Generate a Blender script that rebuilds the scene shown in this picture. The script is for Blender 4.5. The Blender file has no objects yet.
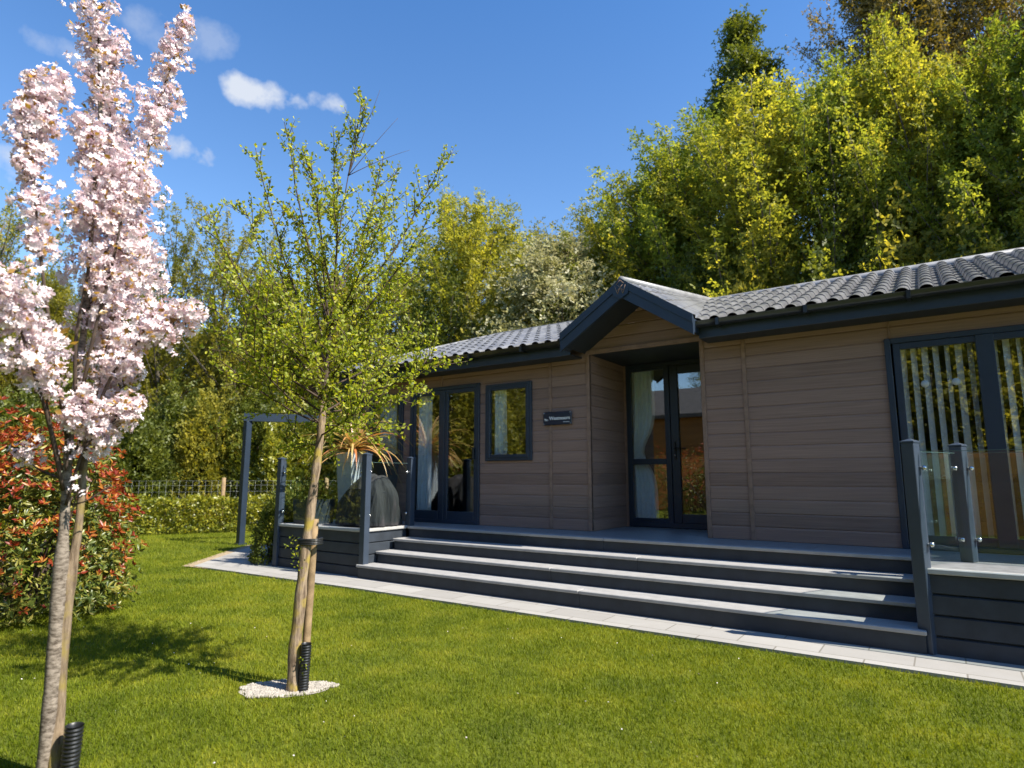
import bpy, math, random
import numpy as np
from mathutils import Vector, Matrix

# ------------------------------------------------------------------ camera, world, sun
scene = bpy.context.scene
C = scene.collection
R = math.radians
G = -0.625                      # ground level; the deck floor is z = 0, the front wall is y = 0
CAM = Vector((3.279, -7.2782, 0.6879)); YAW, PITCH, FPX = -0.6053, 0.1501, 616.19

cam_d = bpy.data.cameras.new('camera'); cam = bpy.data.objects.new('camera', cam_d); C.objects.link(cam)
fwd = Vector((math.sin(YAW)*math.cos(PITCH), math.cos(YAW)*math.cos(PITCH), math.sin(PITCH)))
rgt = Vector((math.cos(YAW), -math.sin(YAW), 0)); upv = rgt.cross(fwd)
cam.location = CAM
cam.rotation_euler = fwd.to_track_quat('-Z', 'Y').to_euler()
cam_d.sensor_width = 36; cam_d.lens = FPX*36/1024
cam_d.clip_start = 0.05; cam_d.clip_end = 1500
cam_d.dof.use_dof = True; cam_d.dof.focus_distance = 4.8; cam_d.dof.aperture_fstop = 1.8
scene.camera = cam
scene.render.resolution_x = 1024; scene.render.resolution_y = 768

def at(px, py, dist):           # a point a given horizontal distance out, in the direction seen at px, py
    d = fwd + rgt*((px-512)/FPX) + upv*((384-py)/FPX)
    return CAM + d*(dist/math.hypot(d.x, d.y))

SUN = Vector((0.88, 0.12, 1.0)).normalized()
sun_d = bpy.data.lights.new('sun', 'SUN'); sun = bpy.data.objects.new('sun', sun_d); C.objects.link(sun)
sun_d.energy = 5.0; sun_d.angle = R(0.5); sun_d.color = (1.0, 0.93, 0.79)
sun.rotation_euler = SUN.to_track_quat('Z', 'Y').to_euler(); sun.location = (12, 4, 14)

world = bpy.data.worlds.new('World'); scene.world = world; world.use_nodes = True
wn, wl = world.node_tree.nodes, world.node_tree.links
wn.clear()
wout = wn.new('ShaderNodeOutputWorld')
sky = wn.new('ShaderNodeTexSky'); sky.sky_type = 'NISHITA'; sky.sun_disc = False
sky.sun_elevation = math.asin(SUN.z); sky.sun_rotation = math.atan2(SUN.x, SUN.y)
sky.air_density = 1.0; sky.dust_density = 0.15; sky.ozone_density = 3.2; sky.altitude = 0
bg = wn.new('ShaderNodeBackground'); bg.inputs['Strength'].default_value = 0.095
tint = wn.new('ShaderNodeMix'); tint.data_type = 'RGBA'; tint.blend_type = 'MULTIPLY'; tint.inputs[0].default_value = 1.0
wl.new(sky.outputs[0], tint.inputs[6]); 
tcw = wn.new('ShaderNodeTexCoord'); sepw = wn.new('ShaderNodeSeparateXYZ'); wl.new(tcw.outputs['Generated'], sepw.inputs[0])
rampw = wn.new('ShaderNodeValToRGB'); wl.new(sepw.outputs['Z'], rampw.inputs['Fac'])
for el, (p, c) in zip(rampw.color_ramp.elements, ((.12, (1.08, 1.14, 1.15, 1)), (.66, (.54, .86, 1.12, 1)))): el.position = p; el.color = c
wl.new(rampw.outputs['Color'], tint.inputs[7])
wl.new(tint.outputs[2], bg.inputs['Color'])
tc = wn.new('ShaderNodeTexCoord')
cn = wn.new('ShaderNodeTexNoise'); cn.inputs['Scale'].default_value = 16; cn.inputs['Detail'].default_value = 7; cn.inputs['Roughness'].default_value = 0.6
wl.new(tc.outputs['Generated'], cn.inputs['Vector'])
cloud_sum = None
def wmath(op, a, b=None, clamp=False):
    n = wn.new('ShaderNodeMath'); n.operation = op; n.use_clamp = clamp
    for i, v in enumerate((a, b)):
        if v is None: continue
        if isinstance(v, (int, float)): n.inputs[i].default_value = v
        else: wl.new(v, n.inputs[i])
    return n.outputs[0]
for (px, py, w, h, op) in [(252, 91, 30, 15, 1.0), (278, 98, 30, 11, 1.0), (324, 101, 19, 10, .9), (194, 152, 32, 13, 1.0), (210, 40, 24, 15, .32),
                           (160, 34, 40, 15, .30), (70, 52, 32, 10, .4), (-160, 120, 90, 30, .9), (1250, 60, 120, 40, .8)]:
    d = (at(px, py, 1) - CAM).normalized()
    r = Vector((d.y, -d.x, 0)).normalized(); u = r.cross(d)
    def dot(v):
        n = wn.new('ShaderNodeVectorMath'); n.operation = 'DOT_PRODUCT'; wl.new(tc.outputs['Generated'], n.inputs[0]); n.inputs[1].default_value = v; return n.outputs['Value']
    a = wmath('MULTIPLY', dot(r), FPX/w); b = wmath('MULTIPLY', dot(u), FPX/h)
    q = wmath('ADD', wmath('MULTIPLY', a, a), wmath('MULTIPLY', b, b))
    m = wmath('SUBTRACT', 1.0, q)
    m = wmath('ADD', m, wmath('MULTIPLY', wmath('SUBTRACT', cn.outputs['Fac'], 0.53), 4.6))
    front = wmath('GREATER_THAN', dot(d), 0.5)
    m = wmath('MULTIPLY', wmath('MULTIPLY', m, 0.95, True), front)
    m = wmath('MULTIPLY', m, op)
    cloud_sum = m if cloud_sum is None else wmath('MAXIMUM', cloud_sum, m)
cbg = wn.new('ShaderNodeBackground'); cbg.inputs['Color'].default_value = (0.80, 0.87, 1.0, 1); cbg.inputs['Strength'].default_value = 0.40
mixw = wn.new('ShaderNodeMixShader'); wl.new(cloud_sum, mixw.inputs[0]); wl.new(bg.outputs[0], mixw.inputs[1]); wl.new(cbg.outputs[0], mixw.inputs[2])
wl.new(mixw.outputs[0], wout.inputs['Surface'])

vs = scene.view_settings
vs.view_transform = 'Standard'; vs.look = 'None'; vs.gamma = 1; vs.exposure = 1.2; vs.use_curve_mapping = False
scene.render.engine = 'CYCLES'
scene.cycles.max_bounces = 8; scene.cycles.transparent_max_bounces = 12

rng = np.random.default_rng(7); random.seed(7)

# ------------------------------------------------------------------ materials
class NT:
    def __init__(s, name):
        s.m = bpy.data.materials.new(name); s.m.use_nodes = True
        s.n, s.l = s.m.node_tree.nodes, s.m.node_tree.links
        s.p = s.n['Principled BSDF']; s.out = s.n['Material Output']
    def new(s, t, **kw):
        n = s.n.new(t)
        for k, v in kw.items(): setattr(n, k, v)
        return n
    def coord(s, scale=(1, 1, 1)):
        t = s.new('ShaderNodeTexCoord'); mp = s.new('ShaderNodeMapping'); mp.inputs['Scale'].default_value = scale
        s.l.new(t.outputs['Object'], mp.inputs['Vector']); return mp.outputs[0]
    def noise(s, scale, detail=4, vec=None, rough=.55):
        n = s.new('ShaderNodeTexNoise'); n.inputs['Scale'].default_value = scale; n.inputs['Detail'].default_value = detail; n.inputs['Roughness'].default_value = rough
        s.l.new(vec if vec is not None else s.coord(), n.inputs['Vector']); return n.outputs['Fac']
    def ramp(s, fac, stops):
        r = s.new('ShaderNodeValToRGB'); e = r.color_ramp.elements
        while len(e) < len(stops): e.new(0.5)
        for el, (p, c) in zip(e, stops): el.position = p; el.color = (*c, 1)
        s.l.new(fac, r.inputs['Fac']); return r.outputs['Color']
    def mix(s, fac, a, b, mode='MIX'):
        n = s.new('ShaderNodeMix', data_type='RGBA', blend_type=mode)
        for i, v in ((0, fac), (6, a), (7, b)):
            if isinstance(v, (int, float)): n.inputs[i].default_value = v
            elif isinstance(v, tuple): n.inputs[i].default_value = (*v, 1)
            else: s.l.new(v, n.inputs[i])
        return n.outputs[2]
    def math(s, op, a, b=0.0, clamp=False):
        n = s.new('ShaderNodeMath', operation=op, use_clamp=clamp)
        for i, v in enumerate((a, b)):
            if isinstance(v, (int, float)): n.inputs[i].default_value = v
            else: s.l.new(v, n.inputs[i])
        return n.outputs[0]
    def bump(s, h, strength=.3, dist=.01):
        b = s.new('ShaderNodeBump'); b.inputs['Strength'].default_value = strength; b.inputs['Distance'].default_value = dist
        s.l.new(h, b.inputs['Height']); s.l.new(b.outputs[0], s.p.inputs['Normal'])
    def base(s, c, rough=.6, spec=.5, metal=0):
        if isinstance(c, tuple): s.p.inputs['Base Color'].default_value = (*c, 1)
        else: s.l.new(c, s.p.inputs['Base Color'])
        s.p.inputs['Roughness'].default_value = rough; s.p.inputs['Metallic'].default_value = metal
        s.p.inputs['Specular IOR Level'].default_value = spec
        return s.m

def plain(name, col, rough=.5, spec=.5, metal=0, var=.25, nscale=9, bump=0):
    t = NT(name); c2 = tuple(x*(1-var) for x in col); c3 = tuple(min(1, x*(1+var)) for x in col)
    f = t.noise(nscale, 6)
    c = t.ramp(f, [(.3, c2), (.7, c3)])
    if bump: t.bump(t.noise(nscale*12, 5), bump, .004)
    return t.base(c, rough, spec, metal)

def leaf_mat(name, cols, trans=.45, rough=.5, glossy=.06, clump=0.5, back=(1.35, 1.25, .6), gain=1.6, ns=1.3, nd=3):
    cols = [tuple(min(.9, x*gain) for x in c) for c in cols]
    # cols: dark, mid, light; picked by the per-leaf "tint" attribute plus a broad variation through the crown
    t = NT(name); t.n.remove(t.p)
    a = t.new('ShaderNodeAttribute', attribute_name='tint')
    f = t.math('ADD', a.outputs['Fac'], t.math('MULTIPLY', t.math('SUBTRACT', t.noise(ns, nd), .5), clump))
    c = t.ramp(f, [(.05, cols[0]), (.5, cols[1]), (.95, cols[2])])
    d = t.new('ShaderNodeBsdfDiffuse'); tr = t.new('ShaderNodeBsdfTranslucent'); g = t.new('ShaderNodeBsdfGlossy')
    g.inputs['Roughness'].default_value = rough; g.inputs['Color'].default_value = (1, 1, 1, 1)
    t.l.new(c, d.inputs['Color'])
    c2 = t.mix(1.0, c, back, 'MULTIPLY'); t.l.new(c2, tr.inputs['Color'])
    m1 = t.new('ShaderNodeMixShader'); m1.inputs[0].default_value = trans
    t.l.new(d.outputs[0], m1.inputs[1]); t.l.new(tr.outputs[0], m1.inputs[2])
    m2 = t.new('ShaderNodeMixShader'); m2.inputs[0].default_value = glossy
    t.l.new(m1.outputs[0], m2.inputs[1]); t.l.new(g.outputs[0], m2.inputs[2])
    t.l.new(m2.outputs[0], t.out.inputs['Surface'])
    return t.m

def clad_mat(name, dark, light):
    t = NT(name)
    tcn = t.new('ShaderNodeTexCoord'); sp = t.new('ShaderNodeSeparateXYZ'); t.l.new(tcn.outputs['Object'], sp.inputs[0])
    row = t.math('FLOOR', t.math('DIVIDE', sp.outputs['Z'], .148))
    wnz = t.new('ShaderNodeTexWhiteNoise', noise_dimensions='1D'); t.l.new(row, wnz.inputs['W'])
    comb = t.new('ShaderNodeCombineXYZ')
    t.l.new(t.math('MULTIPLY', t.math('ADD', sp.outputs['X'], sp.outputs['Y']), 1.7), comb.inputs[0])
    t.l.new(t.math('MULTIPLY', row, 3.7), comb.inputs[1]); t.l.new(t.math('MULTIPLY', sp.outputs['Z'], 95), comb.inputs[2])
    n1 = t.noise(1.0, 8, comb.outputs[0], .65)
    n2 = t.noise(2.2, 3)
    f = t.math('ADD', t.math('MULTIPLY', n1, .80), t.math('MULTIPLY', wnz.outputs['Value'], .22))
    c = t.ramp(f, [(.26, dark), (.78, light)])
    c = t.mix(t.math('MULTIPLY', n2, .35), c, (light[0]*.95, light[1]*.9, light[2]*.85))
    t.bump(n1, .35, .004)
    return t.base(c, .62, .35)

M = {}
M['clad'] = clad_mat('brown_cladding', (.145, .090, .071), (.335, .222, .178))
M['trim'] = plain('brown_trim', (.245, .155, .115), .6, .35, var=.2, nscale=14)
M['anth'] = plain('anthracite', (.017, .029, .050), .42, .5, var=.12, nscale=5)
M['anthdeck'] = plain('anthracite_cladding', (.024, .031, .043), .55, .4, var=.22, nscale=7, bump=.2)
M['post'] = plain('anthracite_post', (.032, .046, .072), .45, .5, var=.12, nscale=5)
M['deck'] = plain('composite_deck', (.20, .205, .215), .42, .6, var=.18, nscale=11, bump=.25)
M['nosing'] = plain('pale_nosing', (.31, .306, .31), .5, .45, var=.12, nscale=10, bump=.15)
M['capwhite'] = plain('pale_cap', (.36, .36, .36), .45, .45, var=.08)
M['black'] = plain('black_plastic', (.012, .013, .015), .4, .5, var=.2)
M['gutter'] = plain('black_gutter', (.016, .017, .02), .3, .55, var=.2)
M['steel'] = plain('brushed_steel', (.6, .6, .6), .25, .5, 1.0, var=.08)
M['soffit'] = plain('dark_soffit', (.02, .024, .03), .6, .4, var=.1)
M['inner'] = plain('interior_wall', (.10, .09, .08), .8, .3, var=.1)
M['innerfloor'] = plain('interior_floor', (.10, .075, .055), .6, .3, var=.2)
M['curtain'] = plain('curtain_cloth', (.74, .89, .95), .85, .2, var=.08, nscale=20)
M['slat'] = plain('blind_slat', (.93, .94, .95), .75, .2, var=.06)
M['signwhite'] = plain('sign_white', (.8, .82, .85), .5, .4, var=.03)
M['signblue'] = plain('sign_navy', (.012, .018, .04), .35, .5, var=.1)
M['cover'] = plain('grey_cover', (.085, .085, .092), .75, .3, var=.22, nscale=6, bump=.5)
def cover_mat():
    t = NT('grey_cover_cloth'); w = t.noise(4, 3, t.coord((2.2, 2.2, .5)), .45)
    c = t.ramp(w, [(.3, (.024, .024, .027)), (.7, (.040, .039, .043))]); t.bump(w, .8, .07); return t.base(c, .8, .25)
M['cover'] = cover_mat()
M['planter'] = plain('pale_planter', (.33, .38, .43), .5, .4, var=.12)
M['planterdark'] = plain('dark_planter', (.02, .03, .04), .4, .5, var=.2)
M['sticker'] = plain('frosted_dot', (.45, .47, .47), .6, .3, var=.05)
M['glassedge'] = plain('glass_edge', (.09, .15, .14), .2, .6, var=.05)
M['wire'] = plain('galvanised_wire', (.22, .24, .24), .5, .5, .4, var=.1)
M['stake'] = plain('stake_wood', (.235, .165, .095), .8, .2, var=.3, nscale=14, bump=.5)
M['orange'] = clad_mat('orange_timber', (.36, .13, .035), (.60, .25, .08))
M['greyroof'] = plain('grey_shingle', (.07, .068, .07), .8, .3, var=.3, nscale=8)
M['soil'] = plain('dark_soil', (.045, .032, .022), .95, .1, var=.3, nscale=12, bump=.6)

def tile_mat():
    t = NT('roof_tile')
    c = t.ramp(t.noise(5, 6), [(.3, (.065, .065, .072)), (.72, (.165, .165, .18))])
    tcn = t.new('ShaderNodeTexCoord'); sp = t.new('ShaderNodeSeparateXYZ'); t.l.new(tcn.outputs['Object'], sp.inputs[0])
    cb = t.new('ShaderNodeCombineXYZ'); t.l.new(t.math('FLOOR', t.math('DIVIDE', sp.outputs['X'], .2)), cb.inputs[0]); t.l.new(t.math('FLOOR', t.math('DIVIDE', sp.outputs['Y'], .3335)), cb.inputs[1])
    wnz = t.new('ShaderNodeTexWhiteNoise', noise_dimensions='2D'); t.l.new(cb.outputs[0], wnz.inputs['Vector'])
    c = t.mix(t.math('MULTIPLY', wnz.outputs['Value'], .35), c, (.28, .28, .285))
    c = t.mix(t.ramp(t.noise(26, 5), [(.62, (0, 0, 0)), (.72, (.4, .4, .4))]), c, (.26, .255, .22))
    t.bump(t.noise(140, 4), .25, .003)
    return t.base(c, .28, .8)
M['tile'] = tile_mat()
M['ridge'] = plain('ridge_cap', (.24, .24, .25), .4, .6, var=.2, nscale=8)

def bark_mat(name, c0, c1, lichen=None, horizontal=False):
    t = NT(name)
    v = t.coord((22, 22, 55) if horizontal else (30, 30, 5))
    n1 = t.noise(1.6, 7, v, .65)
    c = t.ramp(n1, [(.36, c0), (.62, c1)])
    if lichen:
        n2 = t.noise(9, 5)
        c = t.mix(t.ramp(n2, [(.5, (0, 0, 0)), (.64, (1, 1, 1))]), c, lichen)
    t.bump(n1, .22 if horizontal else .8, .008)
    return t.base(c, .85, .2)
M['bark'] = bark_mat('bark_brown', (.10, .07, .05), (.26, .20, .145))
M['bark_far'] = bark_mat('bark_grey', (.06, .05, .04), (.17, .145, .12))
M['bark_small'] = bark_mat('bark_lichen', (.10, .070, .048), (.31, .235, .165), (.30, .225, .05))
M['bark_brown'] = bark_mat('bark_brown_stem', (.085, .060, .040), (.245, .185, .125), (.21, .16, .05))
M['bark_cherry'] = bark_mat('bark_cherry', (.065, .050, .038), (.27, .228, .19), None, True)
M['twig_dark'] = plain('twig_bark', (.07, .05, .04), .85, .2, var=.3, nscale=20)

M['leaf_small'] = leaf_mat('leaf_small', [(.068, .095, .009), (.155, .180, .014), (.25, .235, .028)], .55, .5, .02, .25, (1.35, 1.3, .6), 2.0)
M['leaf_bright'] = leaf_mat('leaf_bright', [(.060, .076, .012), (.155, .156, .022), (.25, .226, .036)], .55, .5, .01, .7, (1.4, 1.3, .6), 2.1)
M['leaf_mid'] = leaf_mat('leaf_mid', [(.048, .070, .012), (.118, .142, .020), (.215, .215, .034)], .55, .5, .01, .7, (1.4, 1.3, .6), 2.0)
M['leaf_olive'] = leaf_mat('leaf_olive', [(.044, .054, .010), (.124, .122, .018), (.24, .208, .03)], .55, .5, .01, .8, (1.35, 1.25, .6), 1.9)
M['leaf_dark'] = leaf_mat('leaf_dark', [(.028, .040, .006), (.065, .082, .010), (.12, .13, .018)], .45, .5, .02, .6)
M['leaf_brown'] = leaf_mat('leaf_brown', [(.045, .036, .009), (.115, .085, .014), (.17, .12, .022)], .4, .5, .03, .6)
M['leaf_white'] = leaf_mat('leaf_blossom', [(.20, .20, .05), (.36, .35, .16), (.66, .62, .44)], .4, .6, .02, .5, (1, .95, .8), 1.0)
M['leaf_hedge'] = leaf_mat('leaf_hedge', [(.055, .075, .008), (.145, .155, .013), (.25, .23, .025)], .4, .4, .05, .5)
M['leaf_phot_green'] = leaf_mat('leaf_photinia_green', [(.03, .05, .012), (.085, .11, .02), (.22, .19, .04)], .35, .4, .035, .3)
M['leaf_phot_red'] = leaf_mat('leaf_photinia_red', [(.17, .022, .014), (.32, .058, .022), (.42, .22, .035)], .45, .4, .03, .3, (1.2, .9, .6), 1.25)
M['leaf_bronze'] = leaf_mat('leaf_bronze', [(.12, .07, .012), (.24, .14, .022), (.33, .21, .04)], .5, .4, .06, .2)
M['leaf_cordy'] = leaf_mat('leaf_cordyline', [(.26, .26, .07), (.52, .44, .17), (.46, .17, .06)], .4, .4, .05, .1, (1.2, 1.1, .7), 1.1)
M['grass'] = leaf_mat('grass_blade', [(.052, .078, .005), (.116, .143, .009), (.20, .20, .018)], .45, .5, .006, 1.5, (1.25, 1.2, .6), 1.5, 2.6, 6)
M['petal'] = leaf_mat('cherry_petal', [(.64, .46, .50), (.80, .70, .73), (.88, .84, .87)], .32, .5, .012, .15, (1, .84, .88), 1.0)

def lawn_mat():
    t = NT('lawn_ground')
    c = t.ramp(t.noise(2.6, 6), [(.3, (.07, .10, .008)), (.5, (.13, .165, .010)), (.75, (.22, .22, .02))])
    c2 = t.ramp(t.noise(60, 5), [(.35, (.045, .05, .010)), (.7, (.12, .135, .018))])
    c = t.mix(.5, c, c2)
    t.bump(t.noise(90, 5), .8, .02)
    return t.base(c, .9, .15)
M['lawn'] = lawn_mat()

def patio_mat():
    t = NT('patio_slab')
    br = t.new('ShaderNodeTexBrick'); br.offset = .5
    br.inputs['Scale'].default_value = 1.0; br.inputs['Brick Width'].default_value = .6; br.inputs['Row Height'].default_value = .28
    br.inputs['Mortar Size'].default_value = .006; br.inputs['Mortar Smooth'].default_value = .2
    br.inputs['Color1'].default_value = (.27, .262, .258, 1); br.inputs['Color2'].default_value = (.34, .332, .325, 1); br.inputs['Mortar'].default_value = (.15, .14, .125, 1)
    t.l.new(t.coord(), br.inputs['Vector'])
    c = t.mix(t.math('MULTIPLY', t.noise(7, 6), .45), br.outputs['Color'], (.20, .185, .165))
    t.bump(t.noise(50, 5), .3, .004)
    return t.base(c, .8, .3)
M['patio'] = patio_mat()
M['pebble'] = plain('pebble', (.30, .275, .245), .8, .3, var=.25, nscale=25)

def glass_mat(name, refl, tint=(1, 1, 1), fg=.5):
    t = NT(name); t.n.remove(t.p)
    tr = t.new('ShaderNodeBsdfTransparent'); tr.inputs['Color'].default_value = (*tint, 1)
    gl = t.new('ShaderNodeBsdfGlossy'); gl.inputs['Roughness'].default_value = 0.0; gl.inputs['Color'].default_value = (.95, .98, 1, 1)
    lw = t.new('ShaderNodeLayerWeight'); lw.inputs['Blend'].default_value = .25
    f = t.math('ADD', refl, t.math('MULTIPLY', lw.outputs['Fresnel'], fg), True)
    mx = t.new('ShaderNodeMixShader'); t.l.new(f, mx.inputs[0]); t.l.new(tr.outputs[0], mx.inputs[1]); t.l.new(gl.outputs[0], mx.inputs[2])
    t.l.new(mx.outputs[0], t.out.inputs['Surface']); return t.m
M['glass'] = glass_mat('window_glass', .145, (.97, .98, .99))
M['balglass'] = glass_mat('balustrade_glass', .012, (.93, .97, .96), .16)

# ------------------------------------------------------------------ mesh helpers
class MB:
    def __init__(s): s.v = []; s.f = []; s.smooth = []
    def add(s, verts, faces, smooth=False):
        o = len(s.v); s.v += [tuple(p) for p in verts]
        s.f += [tuple(i+o for i in f) for f in faces]; s.smooth += [smooth]*len(faces); return s
    def box(s, x0, x1, y0, y1, z0, z1, bev=0.0):
        if bev <= 0:
            v = [(x, y, z) for x in (x0, x1) for y in (y0, y1) for z in (z0, z1)]
            return s.add(v, [(0, 1, 3, 2), (4, 6, 7, 5), (0, 4, 5, 1), (2, 3, 7, 6), (0, 2, 6, 4), (1, 5, 7, 3)])
        b = min(bev, (x1-x0)*.45, (y1-y0)*.45, (z1-z0)*.45)
        v = []; idx = {}
        for sx in (0, 1):
            for sy in (0, 1):
                for sz in (0, 1):
                    X, Y, Z = (x0, x1)[sx], (y0, y1)[sy], (z0, z1)[sz]
                    ix, iy, iz = X+(b, -b)[sx], Y+(b, -b)[sy], Z+(b, -b)[sz]
                    for a, p in (('x', (X, iy, iz)), ('y', (ix, Y, iz)), ('z', (ix, iy, Z))):
                        idx[(sx, sy, sz, a)] = len(v); v.append(p)
        F = []
        for sx in (0, 1): F.append([idx[(sx, a, b_, 'x')] for a, b_ in ((0, 0), (1, 0), (1, 1), (0, 1))][::(1 if sx else -1)])
        for sy in (0, 1): F.append([idx[(a, sy, b_, 'y')] for a, b_ in ((0, 0), (1, 0), (1, 1), (0, 1))][::(-1 if sy else 1)])
        for sz in (0, 1): F.append([idx[(a, b_, sz, 'z')] for a, b_ in ((0, 0), (1, 0), (1, 1), (0, 1))][::(1 if sz else -1)])
        for sx in (0, 1):
            for sy in (0, 1): F.append([idx[(sx, sy, 0, 'x')], idx[(sx, sy, 1, 'x')], idx[(sx, sy, 1, 'y')], idx[(sx, sy, 0, 'y')]])
            for sz in (0, 1): F.append([idx[(sx, 0, sz, 'x')], idx[(sx, 1, sz, 'x')], idx[(sx, 1, sz, 'z')], idx[(sx, 0, sz, 'z')]])
        for sy in (0, 1):
            for sz in (0, 1): F.append([idx[(0, sy, sz, 'y')], idx[(1, sy, sz, 'y')], idx[(1, sy, sz, 'z')], idx[(0, sy, sz, 'z')]])
        for sx in (0, 1):
            for sy in (0, 1):
                for sz in (0, 1): F.append([idx[(sx, sy, sz, a)] for a in 'xyz'])
        return s.add(v, F)
    def tube(s, pts, rad, n=8, cap=True):
        pts = [Vector(p) for p in pts]
        if isinstance(rad, (int, float)): rad = [rad]*len(pts)
        ring = []; ref = Vector((0.31, 0.77, 0.12)).normalized()
        for i, p in enumerate(pts):
            t = (pts[min(i+1, len(pts)-1)] - pts[max(i-1, 0)]).normalized()
            a = t.cross(ref)
            if a.length < .05: a = t.cross(Vector((1, 0, 0)))
            a.normalize(); b = t.cross(a)
            ring.append([p + (a*math.cos(2*math.pi*k/n) + b*math.sin(2*math.pi*k/n))*rad[i] for k in range(n)])
        v = [q for r_ in ring for q in r_]; f = []
        for i in range(len(pts)-1):
            for k in range(n): f.append((i*n+k, i*n+(k+1) % n, (i+1)*n+(k+1) % n, (i+1)*n+k))
        if cap: f.append(tuple(range(n))[::-1]); f.append(tuple((len(pts)-1)*n+k for k in range(n)))
        return s.add(v, f, True)
    def disc(s, c, nrm, r, th, n=14):
        c = Vector(c); nrm = Vector(nrm).normalized()
        return s.tube([c - nrm*th/2, c + nrm*th/2], r, n)
    def build(s, name, mat, parent=None, local=False):
        me = bpy.data.meshes.new(name); me.from_pydata(s.v, [], s.f); me.update()
        me.polygons.foreach_set('use_smooth', s.smooth)
        return link(name, me, mat, parent, local)

def link(name, me, mat, parent=None, local=False):
    if mat is not None: me.materials.append(mat if not isinstance(mat, str) else M[mat])
    o = bpy.data.objects.new(name, me); C.objects.link(o)
    if parent is not None:
        o.parent = parent
        if not local:
            w = Matrix.Identity(4); p = parent
            while p is not None:
                w = Matrix.LocRotScale(p.location, p.rotation_euler, p.scale) @ p.matrix_parent_inverse.inverted_safe().inverted_safe() @ w if False else (Matrix.LocRotScale(p.location, p.rotation_euler, p.scale) @ w)
                p = None if p.parent is None else None
            o.matrix_parent_inverse = w.inverted() if parent.type == 'EMPTY' else Matrix.Identity(4)
    return o

def thing(name, label, cat, loc=(0, 0, 0), group=None, rotz=0):
    o = bpy.data.objects.new(name, None); C.objects.link(o); o.empty_display_size = .2
    o.location = loc; o.rotation_euler = (0, 0, rotz)
    return tag(o, label, cat, group)
def tag(o, label=None, cat=None, group=None, kind=None):
    if label: o['label'] = label
    if cat: o['category'] = cat
    if group: o['group'] = group
    if kind: o['kind'] = kind
    return o
def copy_thing(src, loc, label, rotz=0, scale=(1, 1, 1), group=None):
    r = src.copy(); C.objects.link(r); r.location = loc; r.rotation_euler = (0, 0, rotz); r.scale = scale; r['label'] = label
    if group: r['group'] = group
    for ch in src.children:
        c = ch.copy(); C.objects.link(c); c.parent = r
        for g in ch.children:
            d = g.copy(); C.objects.link(d); d.parent = c
    return r

# ---- scattered leaves, all through numpy
LEAF = (np.array([(0, 0, 0), (-.30, .5, .10), (0, 1, -.02), (.30, .5, .10)], float), [(0, 3, 2), (0, 2, 1)])
LONG = (np.array([(0, 0, 0), (-.15, .35, .06), (-.13, .7, .05), (0, 1, -.08), (.13, .7, .05), (.15, .35, .06), (0, .35, 0), (0, .7, 0)], float),
        [(0, 6, 1), (0, 5, 6), (1, 6, 7, 2), (6, 5, 4, 7), (2, 7, 3), (7, 4, 3)])
CLUMP_v = []; CLUMP_f = []
for k, (ax, el) in enumerate([(0, .2), (2.1, .6), (4.2, -.2)]):
    ca, sa = math.cos(ax), math.sin(ax); ce, se = math.cos(el), math.sin(el)
    for p in LEAF[0]:
        x, y, z = p; y, z = y*ce - z*se, y*se + z*ce
        CLUMP_v.append((x*ca - y*sa, x*sa + y*ca, z))
    CLUMP_f += [tuple(i+4*k for i in f) for f in LEAF[1]]
CLUMP = (np.array(CLUMP_v), CLUMP_f)
fl_v = [(0, 0, -.10)]; fl_f = []
for k in range(5):
    a = k*2*math.pi/5; 
    for da, rr, zz in ((-.52, .60, .22), (-.24, 1.0, .34), (.24, 1.0, .42), (.52, .60, .24)):
        fl_v.append((math.cos(a+da)*rr, math.sin(a+da)*rr, zz))
    o_ = 1+4*k; fl_f += [(0, o_, o_+1, o_+2), (0, o_+2, o_+3)]
FLOWER = (np.array(fl_v)*.5, fl_f)

def frames(dirs, r, roll=True):
    # rotation matrices whose y axis follows dirs
    y = dirs/np.maximum(np.linalg.norm(dirs, axis=1, keepdims=True), 1e-9)
    t = r.normal(size=y.shape)
    if not roll: t = np.tile(np.array([[0, 0, 1.0]]), (len(y), 1)) + .35*t
    x = np.cross(y, t); x /= np.maximum(np.linalg.norm(x, axis=1, keepdims=True), 1e-9)
    z = np.cross(x, y)
    return np.stack([x, y, z], axis=2)
def scatter(name, tmpl, pos, dirs, size, tint, mat, parent=None, r=None, roll=True, local=False):
    r = r or rng
    tv, tf = tmpl; N, K = len(pos), len(tv)
    Rm = frames(dirs, r, roll)
    V = (np.einsum('nij,kj->nki', Rm, tv)*size[:, None, None] + pos[:, None, :]).reshape(-1, 3)
    ls = np.array([len(f) for f in tf]); flat = np.concatenate([np.array(f) for f in tf])
    L = (flat[None, :] + (np.arange(N)*K)[:, None]).ravel()
    totals = np.tile(ls, N); starts = np.concatenate([[0], np.cumsum(totals)[:-1]])
    me = bpy.data.meshes.new(name)
    me.vertices.add(N*K); me.vertices.foreach_set('co', V.ravel().astype(np.float32))
    me.loops.add(len(L)); me.loops.foreach_set('vertex_index', L.astype(np.int32))
    me.polygons.add(len(totals)); me.polygons.foreach_set('loop_start', starts.astype(np.int32)); me.polygons.foreach_set('loop_total', totals.astype(np.int32))
    me.update(calc_edges=True)
    at_ = me.attributes.new('tint', 'FLOAT', 'POINT'); at_.data.foreach_set('value', np.repeat(tint, K).astype(np.float32))
    return link(name, me, mat, parent, local)
def join_arrays(L): return np.concatenate(L) if L else np.zeros((0, 3))
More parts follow.
